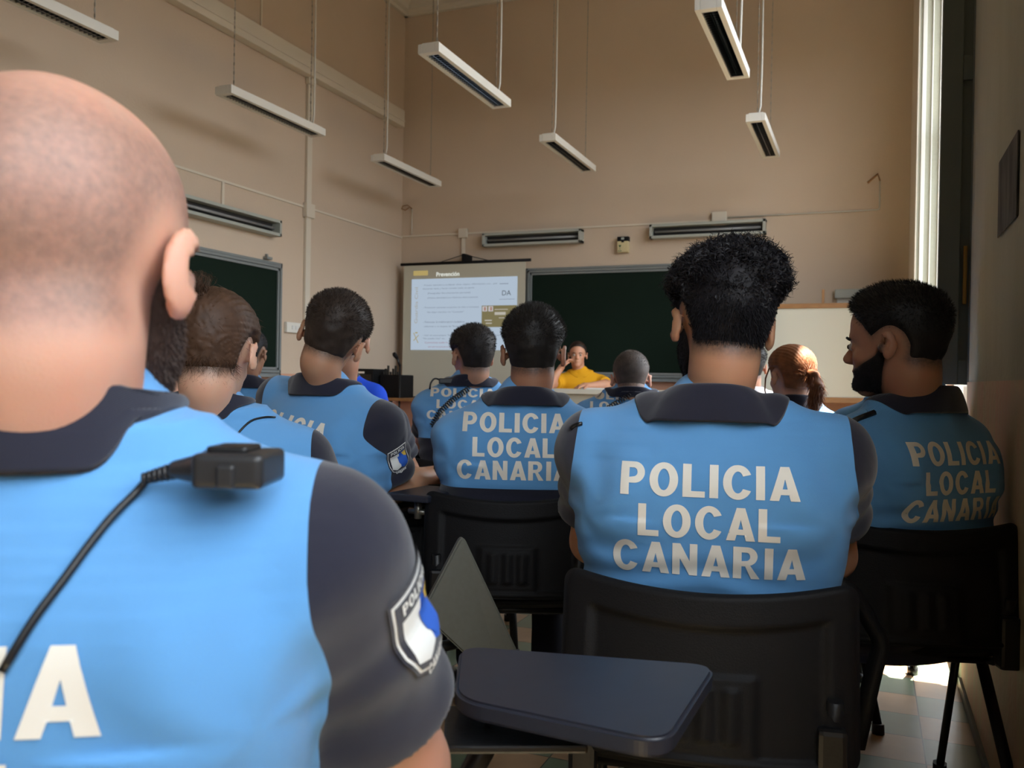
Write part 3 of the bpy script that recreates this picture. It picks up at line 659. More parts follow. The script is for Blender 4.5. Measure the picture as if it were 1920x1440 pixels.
# ---------------------------------------------------------------- people
_u = np.linspace(0, 1, 201)
def table(pts):
    x, y = zip(*pts); v = np.interp(_u, x, y); k = np.hanning(25); k /= k.sum(); return np.convolve(np.pad(v, 12, mode='edge'), k, 'valid')
TA = table([(0, .170), (.10, .178), (.38, .160), (.62, .180), (.80, .190), (.90, .165), (.96, .115), (1, .075)])
TB = table([(0, .120), (.12, .125), (.38, .112), (.65, .122), (.82, .115), (.92, .088), (1, .062)])
LOC = {}
def person(key, N, label, face=22, head=None, hyaw=0, hpitch=0, hroll=0, hs=1.0, S=.19, sdrop=.085, wa=1., wb=1., zw=.30, pel=(0, -.02), roll=0, h=.006,
           skin=(.52, .28, .17), hair='short', hcol=(.010, .008, .007), beard=None, police=True, shirt=None, sleeve=None, collar=None, text=True, tdz=0, tdx=0, trol=0, tsc=1,
           elbows=None, wrists=None, cuff=.62, patch=None, arm_r=1., group=None, coll=1., shave=None, zseam=None, tvs=1., lean=0, cside=.033, ch=1., letter_lines=('POLICIA', 'LOCAL', 'CANARIA'), hands=False, pfrac=.5,
           legs=True, wr=1., front=False, neck_r=.06, floorz=0):
    N = np.asarray(N, float); zn = N[2]; RZ = rot(2, face); toL = lambda q: (np.asarray(q, float)-np.array([N[0], N[1], 0]))@RZ
    root = empty('person', (N[0], N[1], floorz), rad(face), label=label, cat='person', group=group)
    zoff = -floorz
    n0 = np.array([0, 0, zn]); zp = zn-.56; hc = toL(head) if head is not None else n0+np.array([0, .03, .15])
    HR = rot(2, hyaw)@rot(0, hpitch)@rot(1, hroll); sh = {}
    for s in (-1, 1): sh[s] = np.array([s*S, .012, zn-sdrop-s*S*math.tan(rad(roll))])
    el = elbows or {}; wr_ = wrists or {}
    PX = lambda q: toL(P(*q[1:])) if q[0] == 'px' else np.asarray(q, float)
    E_ = {s: PX(el[s]) if s in el else np.array([s*(S+.025), .17, zn-.27]) for s in (-1, 1)}
    W_ = {s: PX(wr_[s]) if s in wr_ else np.array([-s*.04, .33, zn-.30+.025*s]) for s in (-1, 1)}
    cuffp = {s: sh[s]+(E_[s]-sh[s])*cuff for s in (-1, 1)}
    ax = {s: (E_[s]-sh[s])/np.linalg.norm(E_[s]-sh[s]) for s in (-1, 1)}
    zseam = zseam or S+.035
    if key == 'speaker':
        pass
    seed = sum(ord(c) for c in key)*7
    def torso(p, g):
        uu = np.clip((p[:, 2]-zp)/(zn-zp), 0, 1); k = (uu*200).astype(int); a = TA[k]*wa+g; b = TB[k]*wb+g
        cx = pel[0]*(1-uu)**1.2; cy = pel[1]*(1-uu)**1.2 - .012*np.sin(uu*3.1)
        x = np.abs(p[:, 0]-cx+(p[:, 2]-zn)*0)/a; y = np.abs(p[:, 1]-cy)/b; r = (x**2.35+y**2.35)**(1/2.35)
        d = (r-1)*np.minimum(a, b)*.92; return np.maximum(d, np.maximum(zp-.04-p[:, 2], p[:, 2]-zn-.01-g))
    def body_core(p, g, sleeves=False):
        d = torso(p, g)
        for s in (-1, 1):
            d = smin(d, cone(p, n0+[s*.03, .0, -.015], sh[s], .046+g, .060*arm_r+g), .045)
            d = smin(d, ell(p, [s*.085*wa, -.055*wb, zn-.17], (.075*wa+g, .062+g, .10)), .03)
        return d
    def head_sdf(q, ears=True):
        """q in head coordinates (metres, male size)"""
        d = ell(q, (0, -.014, .040), (.0765, .097, .088)); d = smin(d, ell(q, (0, .030, .045), (.066, .066, .075)), .03)
        d = smin(d, ell(q, (0, .040, -.035), (.054, .055, .066)), .03); d = smin(d, ell(q, (0, .070, -.088), (.026, .022, .022)), .025)
        d = smin(d, ell(q, (0, .080, .026), (.040, .020, .012)), .012)
        for s in (-1, 1):
            d = np.maximum(d, -smin(ell(q, (s*.030, .104, .004), (.015, .014, .010)), np.full(len(q), 1.), .001))
            d = smin(d, ell(q, (s*.036, .068, -.022), (.018, .018, .016)), .012); d = smin(d, ell(q, (s*.030, .083, .003), (.012, .011, .010)), .003)
        d = smin(d, cone(q, (0, .092, .008), (0, .109, -.022), .0065, .0115), .010); d = smin(d, ell(q, (0, .100, -.026), (.016, .012, .009)), .006)
        d = smin(d, ell(q, (0, .090, -.050), (.021, .010, .005)), .004); d = smin(d, ell(q, (0, .088, -.060), (.018, .010, .006)), .004)
        d = smin(d, cone(q, (0, -.030, -.03), (0, -.030, -.07), .050, .050), .03)
        if ears:
            for s in (-1, 1):
                RE = rot(2, s*-24)@rot(0, -8); e = ell(q, (s*.087, -.006, .003), (.0062, .0175, .030), RE)
                e = smin(e, ell(q, (s*.083, -.001, -.020), (.0062, .010, .012), RE), .006)
                e = np.maximum(e, -ell(q, (s*.0945, .004, .004), (.0062, .0115, .018), RE)); e = smin(e, ell(q, (s*.079, .012, -.004), (.010, .008, .012)), .005)
                d = smin(d, e, .006)
        return d
    def hcoord(p): return (p-hc)@HR/hs
    nb = hc+HR@np.array([0, -.030, -.055])*hs
    def limbs(p, k=.012):
        d = np.full(len(p), 9.)
        for s in (-1, 1):
            d = smin(d, cone(p, sh[s], E_[s], .052*arm_r, .043*arm_r), .02)
            m_ = E_[s]+(W_[s]-E_[s])*.28; d = smin(d, cone(p, E_[s], m_, .042*arm_r, .046*arm_r), .02); d = smin(d, cone(p, m_, W_[s], .046*arm_r, .027*wr), .02)
            d = smin(d, hand(p, s), .012)
        return d
    hp = {}
    for s in (-1, 1):
        f = (W_[s]-E_[s]); f = f/np.linalg.norm(f); nrm = np.array([0, 0, -1.]) if abs(f[2]) < .8 else np.array([0, 1., 0])*(-1 if front else 1)
        if hands and s in hands: nrm = np.asarray(hands[s], float)
        nrm = nrm-f*(nrm@f); nrm /= np.linalg.norm(nrm); lat = np.cross(f, nrm)*s; hp[s] = (f, nrm, lat)
    def hand(p, s):
        f, nrm, lat = hp[s]; w0 = W_[s]; Rm = np.stack([lat, f, nrm], 1); d = ell(p, w0+f*.055, (.042, .055, .017), Rm); d = smin(d, cone(p, w0, w0+f*.03, .026*wr, .030), .02)
        for i, (o, L_) in enumerate(((-.030, .062), (-.010, .074), (.011, .070), (.030, .055))):
            a_ = w0+f*.095+lat*o-nrm*0; c1_ = rad(18+5*i); c2_ = rad(52+6*i); b_ = a_+(f*math.cos(c1_)+nrm*math.sin(c1_))*L_*.55; e_ = b_+(f*math.cos(c2_)+nrm*math.sin(c2_))*L_*.5
            d = smin(d, cone(p, a_-f*.03, b_, .0095, .0085), .004); d = smin(d, cone(p, b_, e_, .0085, .0072), .003)
        a_ = w0+f*.03-lat*.028; b_ = a_+f*.032-lat*.026+nrm*.010; e_ = b_+f*.03-lat*.006+nrm*.012
        return smin(smin(d, cone(p, a_, b_, .014, .011), .01), cone(p, b_, e_, .011, .0085), .004)
    def skin_sdf(p):
        d = head_sdf(hcoord(p))*hs
        d = smin(d, cone(p, n0+[0, -.005, -.06], nb, neck_r*.92, neck_r*.96), .02)
        core = ell(p, n0+[0, 0, -.18], (.13*wa, .075, .17)); d = smin(d, core, .03)
        for s in (-1, 1): d = smin(d, cone(p, n0+[0, 0, -.06], sh[s], .036, .042), .03)
        return smin(d, limbs(p), .02)
    pts = [hc, n0]+[x for q in (sh, E_, W_) for x in q.values()]; pts += [W_[s]+hp[s][0]*.19 for s in (-1, 1)]
    lo = np.min(pts, 0)-.15; hi = np.max(pts, 0)+.15; lo[2] = min(lo[2], zn-.38)
    V, F = surf(skin_sdf, lo, hi, h)
    q = hcoord(V)
    hz = lambda y: np.interp(y, [-.10, -.04, -.012, .012, .035, .055, .09, .12], [-.060, -.050, -.022, .022, .012, .045, .078, .085])
    def hairfield(q):
        d = q[:, 2]-hz(q[:, 1]); e = np.hypot((q[:, 1]+.004)/.8, q[:, 2]+.002)-.036; e = np.where(np.abs(q[:, 0]) > .052, e, .1)
        return np.where(q[:, 1] < .115, smin(d, e, .012), -.05)
    def beardfield(q):
        jaw = np.interp(q[:, 1], [.012, .03, .08, .12], [.012, -.014, -.040, -.042]); top = jaw-q[:, 2]
        lip = np.hypot(q[:, 0]/1.5, q[:, 2]+.055)-.011; lip = np.where(q[:, 1] > .08, lip, .1)
        lowf = q[:, 2]+.104+.35*(q[:, 1]-.06).clip(-.1, 0)*-1; back = q[:, 1]-.004+.25*(q[:, 2]+.02)
        return np.minimum(np.minimum(top, lip), np.minimum(lowf, back))
    hf = hairfield(q); bf = beardfield(q); at = np.zeros(len(V))
    nearh = np.linalg.norm(q, axis=1) < .2
    if hair != 'bald': at = np.where(nearh, .75*sstep(-.012, .02, hf), 0)
    else: at = np.where(nearh, .56*sstep(-.004, .03, hf)*(1-.75*sstep(.072, .115, q[:, 2]+.12*q[:, 1])), 0)
    if beard: at = np.maximum(at, np.where(nearh, .8*sstep(-.004, .012, bf), 0))
    sk = mat('skin', skin, .48, spec=.45, noise=(22, .45, tuple(c*f for c, f in zip(skin, (1.06, .84, .78)))), sss=.30, attr=('shave', (.085, .062, .058) if hair == 'bald' else tuple(.5*np.array(hcol)+.02)), bump=(420, .05))
    V2 = V.copy(); V2[:, 2] += zoff
    mk('body', V2, F, sk, root, attr={'shave': at})
    # hair
    hm = mat('hair_colour', hcol, .55, spec=.25, noise=(30, .7, tuple(np.array(hcol)*1.8+.002), (1, 1, 1)))
    rh = .25*hs; hlo, hhi = hc-rh, hc+rh; hh = min(h, .005)
    th = {'short': (.005, .016), 'crop': (.0035, .007), 'curly': (.004, .020), 'pony': (.008, .014), 'bun': (.008, .016), 'medium': (.013, .023), 'bald': None}[hair]
    hairs = []
    if th:
        ponyp = None
        def th_fn(qq):
            t = th[0]+(th[1]-th[0])*sstep(.015, .095, qq[:, 2]+.15*np.clip(qq[:, 1], -.1, .1)); return t
        def hair_sdf(p):
            qq = hcoord(p); hfv = hairfield(qq); T = -.005+(th_fn(qq)+.005)*sstep(-.002, .026, hfv)
            if hair == 'curly': T = T+(.012*np.abs(wob(qq, 120, 5))+.010*sstep(-.02, .06, qq[:, 0])+.010*sstep(.0, .08, qq[:, 1]))*sstep(.035, .10, qq[:, 2])
            elif hair in ('short', 'medium'): T = T+wob(qq, 150, 3+seed)*.0022+wob(qq, 70, 4+seed)*.003*sstep(.03, .09, qq[:, 2])
            elif hair in ('pony', 'bun'): T = T+.0015*np.sin(np.arctan2(qq[:, 0], qq[:, 2]-.02)*46+wob(qq, 30, 2)*3)
            d = (head_sdf(qq, False)-T)*hs
            if hair == 'bun': d = smin(d, ell(qq, (-.028, -.075, .098), (.036, .032, .030))*hs+wob(qq, 160, 6)*.004, .01)
            return d
        HV, HF = surf(hair_sdf, hlo, hhi, hh*.9)
        qh = hcoord(HV); w = sstep(0, .03, hairfield(qh)); keep = hairfield(qh) > -.012
        k = keep[HF].all(1); HF = HF[k]; HV, HF, uu = compact(HV, HF); w = w[uu]; qh = qh[uu]
        up = HR@np.array([0, -.2, 1.]); fw = HR@np.array([0, 1., .2]); dn = HR@np.array([0, -.25, -1.])
        big = {'near': 1.5}.get(key, 1)
        if hair in ('short', 'crop', 'medium'):
            dr = lambda p, n: n*.75+dn*.55*(1-sstep(.03, .09, hcoord(p)[:, 2]))[:, None]+(fw*.5+up*.2)*sstep(.03, .09, hcoord(p)[:, 2])[:, None]
            ln = lambda p, wt: {'short': .012, 'crop': .006, 'medium': .024}[hair]*(.25+.75*sstep(.0, .09, hcoord(p)[:, 2]))
            hairs.append(strands(HV, HF, w*.9+.1, ln, dr, int(9000 if h < .0065 else 3500), seed, .0007 if h < .0065 else .0011, seg=3))
        elif hair == 'curly':
            top = sstep(.02, .07, qh[:, 2])
            hairs.append(strands(HV, HF, w*(.15+.85*top), lambda p, wt: .004+.020*sstep(.04, .10, hcoord(p)[:, 2]), lambda p, n: n*.55+np.cross(n, np.stack([wob(p, 90, 31+k_) for k_ in range(3)], 1)*2), 5200, seed, .0017, curl=8, curl_r=.006, seg=9))
            hairs.append(strands(HV, HF, w*(1-top)+.05, lambda p, wt: .008*(.3+wt), lambda p, n: n*.5+dn*.8, 12000, seed+1, .0006, seg=3))
        else:
            tgt = np.array([0.0, -.118, .028]) if hair == 'pony' else np.array([-.03, -.085, .098])
            dr = lambda p, n: n*.10+((hc+HR@tgt*hs)-p)/np.linalg.norm((hc+HR@tgt*hs)-p, axis=1)[:, None]
            hairs.append(strands(HV, HF, w*.9+.1, lambda p, wt: .05+0*wt, dr, 6000, seed, .0006, seg=5))
            if hair == 'bun':
                hairs.append(strands(HV, HF, (qh[:, 2] < -.02)*.6+.02, lambda p, wt: .022+0*wt, lambda p, n: n*.5+dn*.7, 1200, seed+5, .0004, curl=1.5, curl_r=.006, seg=5))
                hairs.append(strands(HV, HF, (np.linalg.norm(qh-np.array([-.028, -.075, .1]), axis=1) < .045)*1., lambda p, wt: .03+0*wt, lambda p, n: n*.7+np.cross(n, HR@np.array([0, 1, 0.])), 1500, seed+6, .0006, curl=4, curl_r=.012, seg=6))
        if hair == 'pony':
            path = [(.0, -.112, .026), (.004, -.150, .012), (.006, -.166, -.030), (.0, -.160, -.085), (-.006, -.146, -.135)]
            pr = [.014, .021, .026, .022, .008]
            def tail(p):
                qq = hcoord(p); d = np.full(len(p), 9.)
                for i in range(4): d = smin(d, cone(qq, path[i], path[i+1], pr[i], pr[i+1]), .006)
                return (d+wob(qq, 120, 8)*.004)*hs
            PV, PF = surf(tail, hc-.27, hc+.22, .005); PV2 = PV.copy(); PV2[:, 2] += zoff
            SV, SF = strands(PV, PF, np.ones(len(PV)), lambda p, wt: .045+0*wt, lambda p, n: n*.12+HR@np.array([0, -.05, -1.]), 1800, seed+8, .0008, curl=2, curl_r=.006, seg=5); SV[:, 2] += zoff
            JV, JF = join([(PV2, PF), (SV, SF)]); mk('ponytail', JV, JF, hm, root)
            RT = [hc+HR@(np.array([.016*math.cos(a), -.118+.004*math.sin(a), .022+.016*math.sin(a)]))*hs for a in np.linspace(0, 6.283, 13)]
            MB().tube([tuple(x+np.array([0, 0, zoff])) for x in RT], .0055, 6, caps=False).build('hair_tie', MT['tablet'], root, smooth=True)
            lk = [hc+HR@np.array(x)*hs for x in ((-.064, .055, .06), (-.078, .07, .0), (-.079, .072, -.05), (-.068, .066, -.10), (-.060, .058, -.13))]
            MB().tube([tuple(x+np.array([0, 0, zoff])) for x in lk], [.006, .007, .006, .004, .001], 6, flat=.5).build('hair_lock', hm, root, smooth=True)
        HV2 = HV.copy(); HV2[:, 2] += zoff
        pieces = [(HV2, tris(HF))]
        for sv, sf in hairs: sv = sv.copy(); sv[:, 2] += zoff; pieces.append((sv, tris(sf)))
        JV, JF = join(pieces); mk('hair', JV, JF, hm, root)
    if beard:
        def bd(p):
            qq = hcoord(p); T = -.005+(beard+.005)*sstep(-.001, .014, beardfield(qq)); return (head_sdf(qq, False)-T-wob(qq, 240, 5)*.0012)*hs
        BV, BF = surf(bd, hlo, hhi, hh*.9); bq = beardfield(hcoord(BV)); k = (bq > -.004)[BF].all(1)
        if k.any():
            BV, BF, uu = compact(BV, BF[k]); wv = sstep(0, .01, bq[uu])
            SV, SF = strands(BV, BF, wv+.02, lambda p, wt: .3*beard+.003+0*wt, lambda p, n: n*.7+HR@np.array([0, .1, -.8]), int(8000 if h < .0065 else 2500), seed+3, .00055, seg=3)
            BV = BV.copy(); BV[:, 2] += zoff; SV[:, 2] += zoff
            JV, JF = join([(BV, tris(BF)), (SV, tris(SF))]); mk('beard', JV, JF, hm, root)
    if front:                                     # face turned to the camera: eyes, brows
        for s in (-1, 1):
            MBc = hc+HR@np.array([s*.030, .088, .004])*hs
            ev, ef = surf(lambda p: ell(p, MBc, (.0105,)*3), MBc-.02, MBc+.02, .003); ev[:, 2] += zoff; e_ = mk('eye', ev, ef, MT['eye'], root)
            MBi = hc+HR@np.array([s*.030, .0975, .004])*hs; iv, if_ = surf(lambda p: ell(p, MBi, (.0062, .0035, .0062), HR), MBi-.012, MBi+.012, .002); iv[:, 2] += zoff; mk('iris', iv, if_, MT['iris'], e_)
            br = [hc+HR@np.array(x)*hs+np.array([0, 0, zoff]) for x in ((s*.014, .099, .021), (s*.030, .100, .025), (s*.046, .088, .019))]
            MB().tube([tuple(x) for x in br], [.003, .0035, .002], 6).build('eyebrow', hm, root, smooth=True)
    # shirt
    g = .011
    Ap = {s: np.array([s*.165*wa, -.05, zn-.17]) for s in (-1, 1)}
    def folds(p):
        zz = zn-p[:, 2]; lowz = sstep(.14, .34, zz); d = wob(p, 16, seed)*.0035
        d = d+lowz*.0045*np.sin(p[:, 2]*120+wob(p, 14, seed+1)*3.2+np.abs(p[:, 0])*18)*sstep(-.6, .7, wob(p, 11, seed+6)+.25)
        for s in (-1, 1):
            v_ = p-Ap[s]; r = np.linalg.norm(v_[:, [0, 2]], axis=1); an = np.arctan2(v_[:, 2], v_[:, 0]*s)
            d = d+.0042*np.sin(an*4.5+r*34+wob(p, 16, seed+s+3)*2.6)*np.exp(-((r-.08)/.05)**2)*(p[:, 1] < .03)
        return d*.8
    def slv(p, s):
        L_ = np.linalg.norm(cuffp[s]-sh[s]); d = cone(p, sh[s], cuffp[s], .064*arm_r+.004, .056*arm_r+.013)
        t = (p-sh[s])@ax[s]; d = d+.003*np.sin(t*110+wob(p, 20, seed+9)*3)*sstep(.02, .08, t)
        return np.maximum(d, t-L_)
    def shirt_sdf(p):
        d = body_core(p, g)-folds(p)
        for s in (-1, 1): d = smin(d, slv(p, s), .018)
        d = smin(d, cone(p, n0+[0, -.006, -.09], n0+[0, -.004, .008], neck_r+.038, neck_r+.020), .02)
        ring = np.linalg.norm((p-n0)[:, :2]*[1, 1.05], axis=1)
        return d
    slo = np.min(list(sh.values())+list(cuffp.values())+[np.array([-.24*wa, -.2, zp-.05])], 0)-.11; shi = np.max(list(sh.values())+list(cuffp.values())+[np.array([.24*wa, .2, zn+.03])], 0)+.11
    SV, SF = surf(shirt_sdf, slo, shi, h)
    SV[:, 2] += zoff; tree = bvh(SV, SF); zt = zn+zoff
    ms = shirt or MT['blue']; mc = collar or MT['navy']; msl = sleeve or (MT['navy'] if police else ms)
    x = np.abs(SV[:, 0]); zr = zt-SV[:, 2]
    se = np.interp(zr, [-.05, .03, .08, .16, .24, .6], [zseam-.006, zseam-.004, zseam, zseam+.012, zseam+.02, zseam+.03])
    inarm = np.zeros(len(SV))-1
    for s in (-1, 1):
        dv = cone(SV-[0, 0, zoff], sh[s]+ax[s]*.03, cuffp[s], .064*arm_r+.004, .056*arm_r+.013); pt = torso(SV-[0, 0, zoff], g)
        inarm = np.maximum(inarm, np.where(SV[:, 0]*s > 0, -(dv-pt), -1))
    sc = x-se
    bl = sstep(.11, .21, zr); sc = sc*(1-bl)+np.maximum(inarm, -.05)*bl
    V3, Fs, Fb = clip(SV, SF, sc)
    if police:
        zc = (zt-V3[:, 2])-zw
        Vb, Fw, Fu = clip(V3, Fb, zc)
        a_, b_, _ = compact(Vb, Fu); mk('shirt', a_, b_, ms, root)
        if len(Fw): a_, b_, _ = compact(Vb, Fw); mk('waist_panel', a_, b_, MT['navy'], root)
    else: a_, b_, _ = compact(V3, Fb); mk('shirt', a_, b_, ms, root)
    for s in (-1, 1):
        k = (V3[Fs].mean(1)[:, 0]*s) > 0
        if k.any(): a_, b_, _ = compact(V3, Fs[k]); mk('sleeve', a_, b_, msl, root)
    # collar: stand and fold as one rolled band
    n_ = 56; CV_, CF_ = [], []
    nd = nb-n0; nd = nd/np.linalg.norm(nd)
    def ground(x_, y_):
        h_, _, _, _ = tree.ray_cast(Vector((x_, y_, zt+.3)), Vector((0, 0, -1)))
        return h_.z if h_ is not None and h_.z > zt-.16 else zt-.16
    nr = neck_r
    for i in range(n_+1):
        an = rad(90+16+328*i/n_); c_, s_ = math.cos(an), math.sin(an); kb = .5-.5*s_; ac = abs(c_)
        rt = (nr+.012); tx, ty = rt*c_*1.04, rt*s_+nd[1]*.035-.004; tz = zt+.060*ch-.055*(1-kb)**1.4+nd[2]*0
        ro = (.088+cside*ac**1.6)*coll*(nr/.06)**.7; ox, oy = ro*c_, ro*s_*1.0-.012*kb; oz = max(ground(ox, oy)+.006, zt-.006-(.085*(1-kb)**1.2)) if kb > .35 else ground(ox, oy)+.006
        if kb > .8: oz = max(ground(ox, oy)+.004, zt-.004)
        pr_ = [(tx*.93, ty*.93, zt-.02-.06*(1-kb)), (tx*.95, ty*.95, tz-.004), (tx*1.03, ty*1.03, tz+.004), (tx*1.10, ty*1.10, tz-.001)]
        for f in (.30, .65, 1.):
            x_, y_ = tx*1.10*(1-f)+ox*f, ty*1.10*(1-f)+oy*f; z_ = (tz-.001)*(1-f)+oz*f+.010*math.sin(f*3.14); pr_.append((x_, y_, max(z_, ground(x_, y_)+.005) if f < 1 else z_))
        pr_ += [(ox*.985, oy*.985, oz-.004), (tx*1.10*.5+ox*.5, ty*1.10*.5+oy*.5, (tz+oz)/2-.003), (tx*1.05, ty*1.05, tz-.012)]
        CV_ += pr_
    m_ = len(pr_)
    for i in range(n_):
        for j in range(m_):
            CF_.append([i*m_+j, i*m_+(j+1) % m_, (i+1)*m_+(j+1) % m_, (i+1)*m_+j])
    co = mk('collar', np.array(CV_), np.array(CF_), mc, root)
    sb = co.modifiers.new('s', 'SUBSURF'); sb.levels = sb.render_levels = 1
    # lettering across the back
    if text:
        parts = []; n_l = len(letter_lines)
        for ln_, wd, dzc in zip(letter_lines, (.294, .232, .318), (-.125, -.193, -.257)):
            if not ln_: continue
            TV, TF = text_mesh(ln_, .028, .045); lo_, hi_ = TV.min(0), TV.max(0)
            X = (TV[:, 0]-(lo_[0]+hi_[0])/2)*(wd*tsc/(hi_[0]-lo_[0])); Y = (TV[:, 1]-(lo_[1]+hi_[1])/2)*(.056*tsc/(hi_[1]-lo_[1]))+dzc*(.6+.4*tsc)*1
            cr, sr = math.cos(rad(trol)), math.sin(rad(trol)); U = np.stack([X*cr-Y*tvs*sr+tdx, X*sr+Y*tvs*cr+tdz], 1)
            parts.append((decal(tree, U, (0, -.05, zt), (1, 0, 0), (0, 0, 1), (0, -1, 0), .0012), TF))
        a_, b_ = join(parts); mk('back_lettering', a_, b_, MT['letter'], root)
    for s in (patch or []):
        pt0 = sh[s]+(cuffp[s]-sh[s])*pfrac; pt0 = pt0+[0, 0, zoff]; ax_ = ax[s]; out = np.array([s*1., (patch[s] if isinstance(patch, dict) else 0), .15]); out = out-ax_*(out@ax_); out /= np.linalg.norm(out)
        tv = -np.cross(ax_, out); upv = -ax_
        shield = lambda k: [(-.036*k, .046*k), (.036*k, .046*k), (.036*k, -.012*k), (.028*k, -.034*k), (0, -.052*k), (-.028*k, -.034*k), (-.036*k, -.012*k)]
        def pol(pts_):
            bm = bmesh.new(); f = bm.faces.new([bm.verts.new((x_, y_, 0)) for x_, y_ in pts_]); bmesh.ops.triangulate(bm, faces=bm.faces)
            for ax__ in (0, 1):
                for k_ in np.arange(-.055, .056, .006):
                    co_ = [0, 0, 0]; no_ = [0, 0, 0]; co_[ax__] = k_; no_[ax__] = 1; bmesh.ops.bisect_plane(bm, geom=bm.verts[:]+bm.edges[:]+bm.faces[:], plane_co=co_, plane_no=no_)
            bmesh.ops.triangulate(bm, faces=bm.faces); bm.verts.index_update(); a__ = np.array([v.co[:] for v in bm.verts]); b__ = np.array([[v.index for v in f.verts] for f in bm.faces]); bm.free(); return a__, b__
        VV, FF, k0 = [], [], 0
        lay = [(pol(shield(1.0)), .0022, 0), (pol(shield(.93)), .0028, 1), (pol(shield(.87)), .0034, 0), (pol([(-.026, .022), (.002, .022), (.002, -.024), (-.012, -.030), (-.026, -.022)]), .004, 1),
               (pol([(.002, .022), (.026, .022), (.026, -.022), (.012, -.030), (.002, -.024)]), .004, 2), (pol([(.010, .020), (.026, .020), (.026, .0), (.018, .004)]), .0046, 3), (pol([(-.004, .012), (.012, .014), (.016, -.012), (.006, -.022), (-.002, -.010)]), .0050, 2)]
        for txt_, w__, y__ in (('POLICIA', .048, .030), ('CANARIA', .034, -.040)):
            TV, TF = text_mesh(txt_, .02, .2); l_, h_ = TV.min(0), TV.max(0); TV = np.stack([(TV[:, 0]-(l_[0]+h_[0])/2)*w__/(h_[0]-l_[0]), TV[:, 1]*.011/(h_[1]-l_[1])+y__-.003], 1); lay.append(((TV, TF), .0044, 1))
        Fm = {0: [], 1: [], 2: [], 3: []}
        for (a__, b__), lf, mi_ in lay:
            a__ = a__[:, :2].copy()
            if s > 0: a__[:, 0] *= 1
            VV.append(decal(tree, a__, pt0, tv, upv, out, lf, .12)); Fm[mi_].append(b__+k0); k0 += len(a__)
        mk('shoulder_patch', np.concatenate(VV), [np.concatenate(Fm[i]) for i in range(4)], [MT['navy'], MT['white'], MT['patchb'], MT['patchy']], root, smooth=False)
    # trousers and shoes
    if legs:
        px_, py_ = pel; hz_ = .54
        def trs(p):
            d = ell(p, (px_, py_, hz_+.03), (.175*wa, .13, .12))
            for s in (-1, 1):
                kn = (px_+s*.13, py_+.42, hz_+.0); d = smin(d, cone(p, (px_+s*.085, py_, hz_-.01), kn, .088, .062), .04); d = smin(d, cone(p, kn, (px_+s*.13, py_+.40, .12), .062, .056), .03)
            return d-wob(p, 30, seed)*.003
        TV, TF = surf(trs, (px_-.32, py_-.2, .05), (px_+.32, py_+.56, .74), .012); mk('trousers', TV, TF, MT['trouser'], root)
        for s in (-1, 1):
            c_ = np.array([px_+s*.13, py_+.40, 0]); fn_ = lambda p: np.maximum(smin(ell(p, c_+[0, .06, .04], (.045, .135, .045)), cone(p, c_+[0, 0, .05], c_+[0, 0, .12], .045, .045), .02), -p[:, 2]+.002)
            a_, b_ = surf(fn_, c_+[-.08, -.1, -.01], c_+[.08, .22, .2], .01); mk('shoe', a_, b_, MT['shoe'], root)
    LOC[key] = dict(root=root, tree=tree, sh=sh, zt=zt, n0=n0, toL=toL, N=N, face=face, RZ=RZ, hc=hc, HR=HR, hs=hs, pel=pel)
    return root

# ---------------------------------------------------------------- chairs
def shell(w, h, t, relief, curve, nu=72, nv=60, rc=.22):
    """rounded-rectangle moulded panel standing in the xz plane; rear face relief(u,v), bowed by curve"""
    def sq(u, v):                        # square to rounded rectangle
        r = rc; x, y = u, v
        k = max(abs(u), abs(v)); 
        cx, cy = 1-r*h/w, 1-r
        ax_, ay = abs(u), abs(v)
        if ax_ > cx and ay > cy:
            a, b = (ax_-cx)/(1-cx), (ay-cy)/(1-cy); m = max(a, b); n = math.hypot(a, b)
            a, b = a*m/n, b*m/n; x = math.copysign(cx+a*(1-cx), u); y = math.copysign(cy+b*(1-cy), v)
        return x, y
    V, F = [], []
    for side in (0, 1):
        for j in range(nv+1):
            for i in range(nu+1):
                u_, v_ = -1+2*i/nu, -1+2*j/nv; x, y = sq(u_, v_); e = max(abs(u_), abs(v_)); ed = t*.5*(max(0, (e-.93)/.07))**2
                yy = curve*(x*x) + (-t/2+ed-relief(x, y) if side == 0 else t/2-ed); V.append((x*w/2, -yy if False else yy, y*h/2))
    m = (nu+1)*(nv+1)
    for side in (0, 1):
        for j in range(nv):
            for i in range(nu):
                a = side*m+j*(nu+1)+i; q = [a, a+1, a+nu+2, a+nu+1]; F.append(q if side == 0 else q[::-1])
    rim = [(i, 0) for i in range(nu)]+[(nu, j) for j in range(nv)]+[(i, nv) for i in range(nu, 0, -1)]+[(0, j) for j in range(nv, 0, -1)]
    for k in range(len(rim)):
        a = rim[k][1]*(nu+1)+rim[k][0]; b = rim[(k+1) % len(rim)]; b = b[1]*(nu+1)+b[0]; F.append([b, a, a+m, b+m])
    return np.array(V), np.array(F)
def back_relief(x, y):
    def box(x0, x1, y0, y1, e=.03):
        f = lambda v, a, b: float(sstep(a-e, a+e, v)*(1-sstep(b-e, b+e, v))); return f(x, x0, x1)*f(y, y0, y1)
    top = .62-.10*x*x if True else .6
    r = -.010*box(-.78, .78, -.86, .58-.08*(1-x*x)*0+.07*x*x, .035)
    r += .007*box(-.33, .33, -.84, .05, .025)
    for k in (-.17, 0, .17): r += .006*box(k-.045, k+.045, -.70, -.08, .025)
    return r
CH = {}
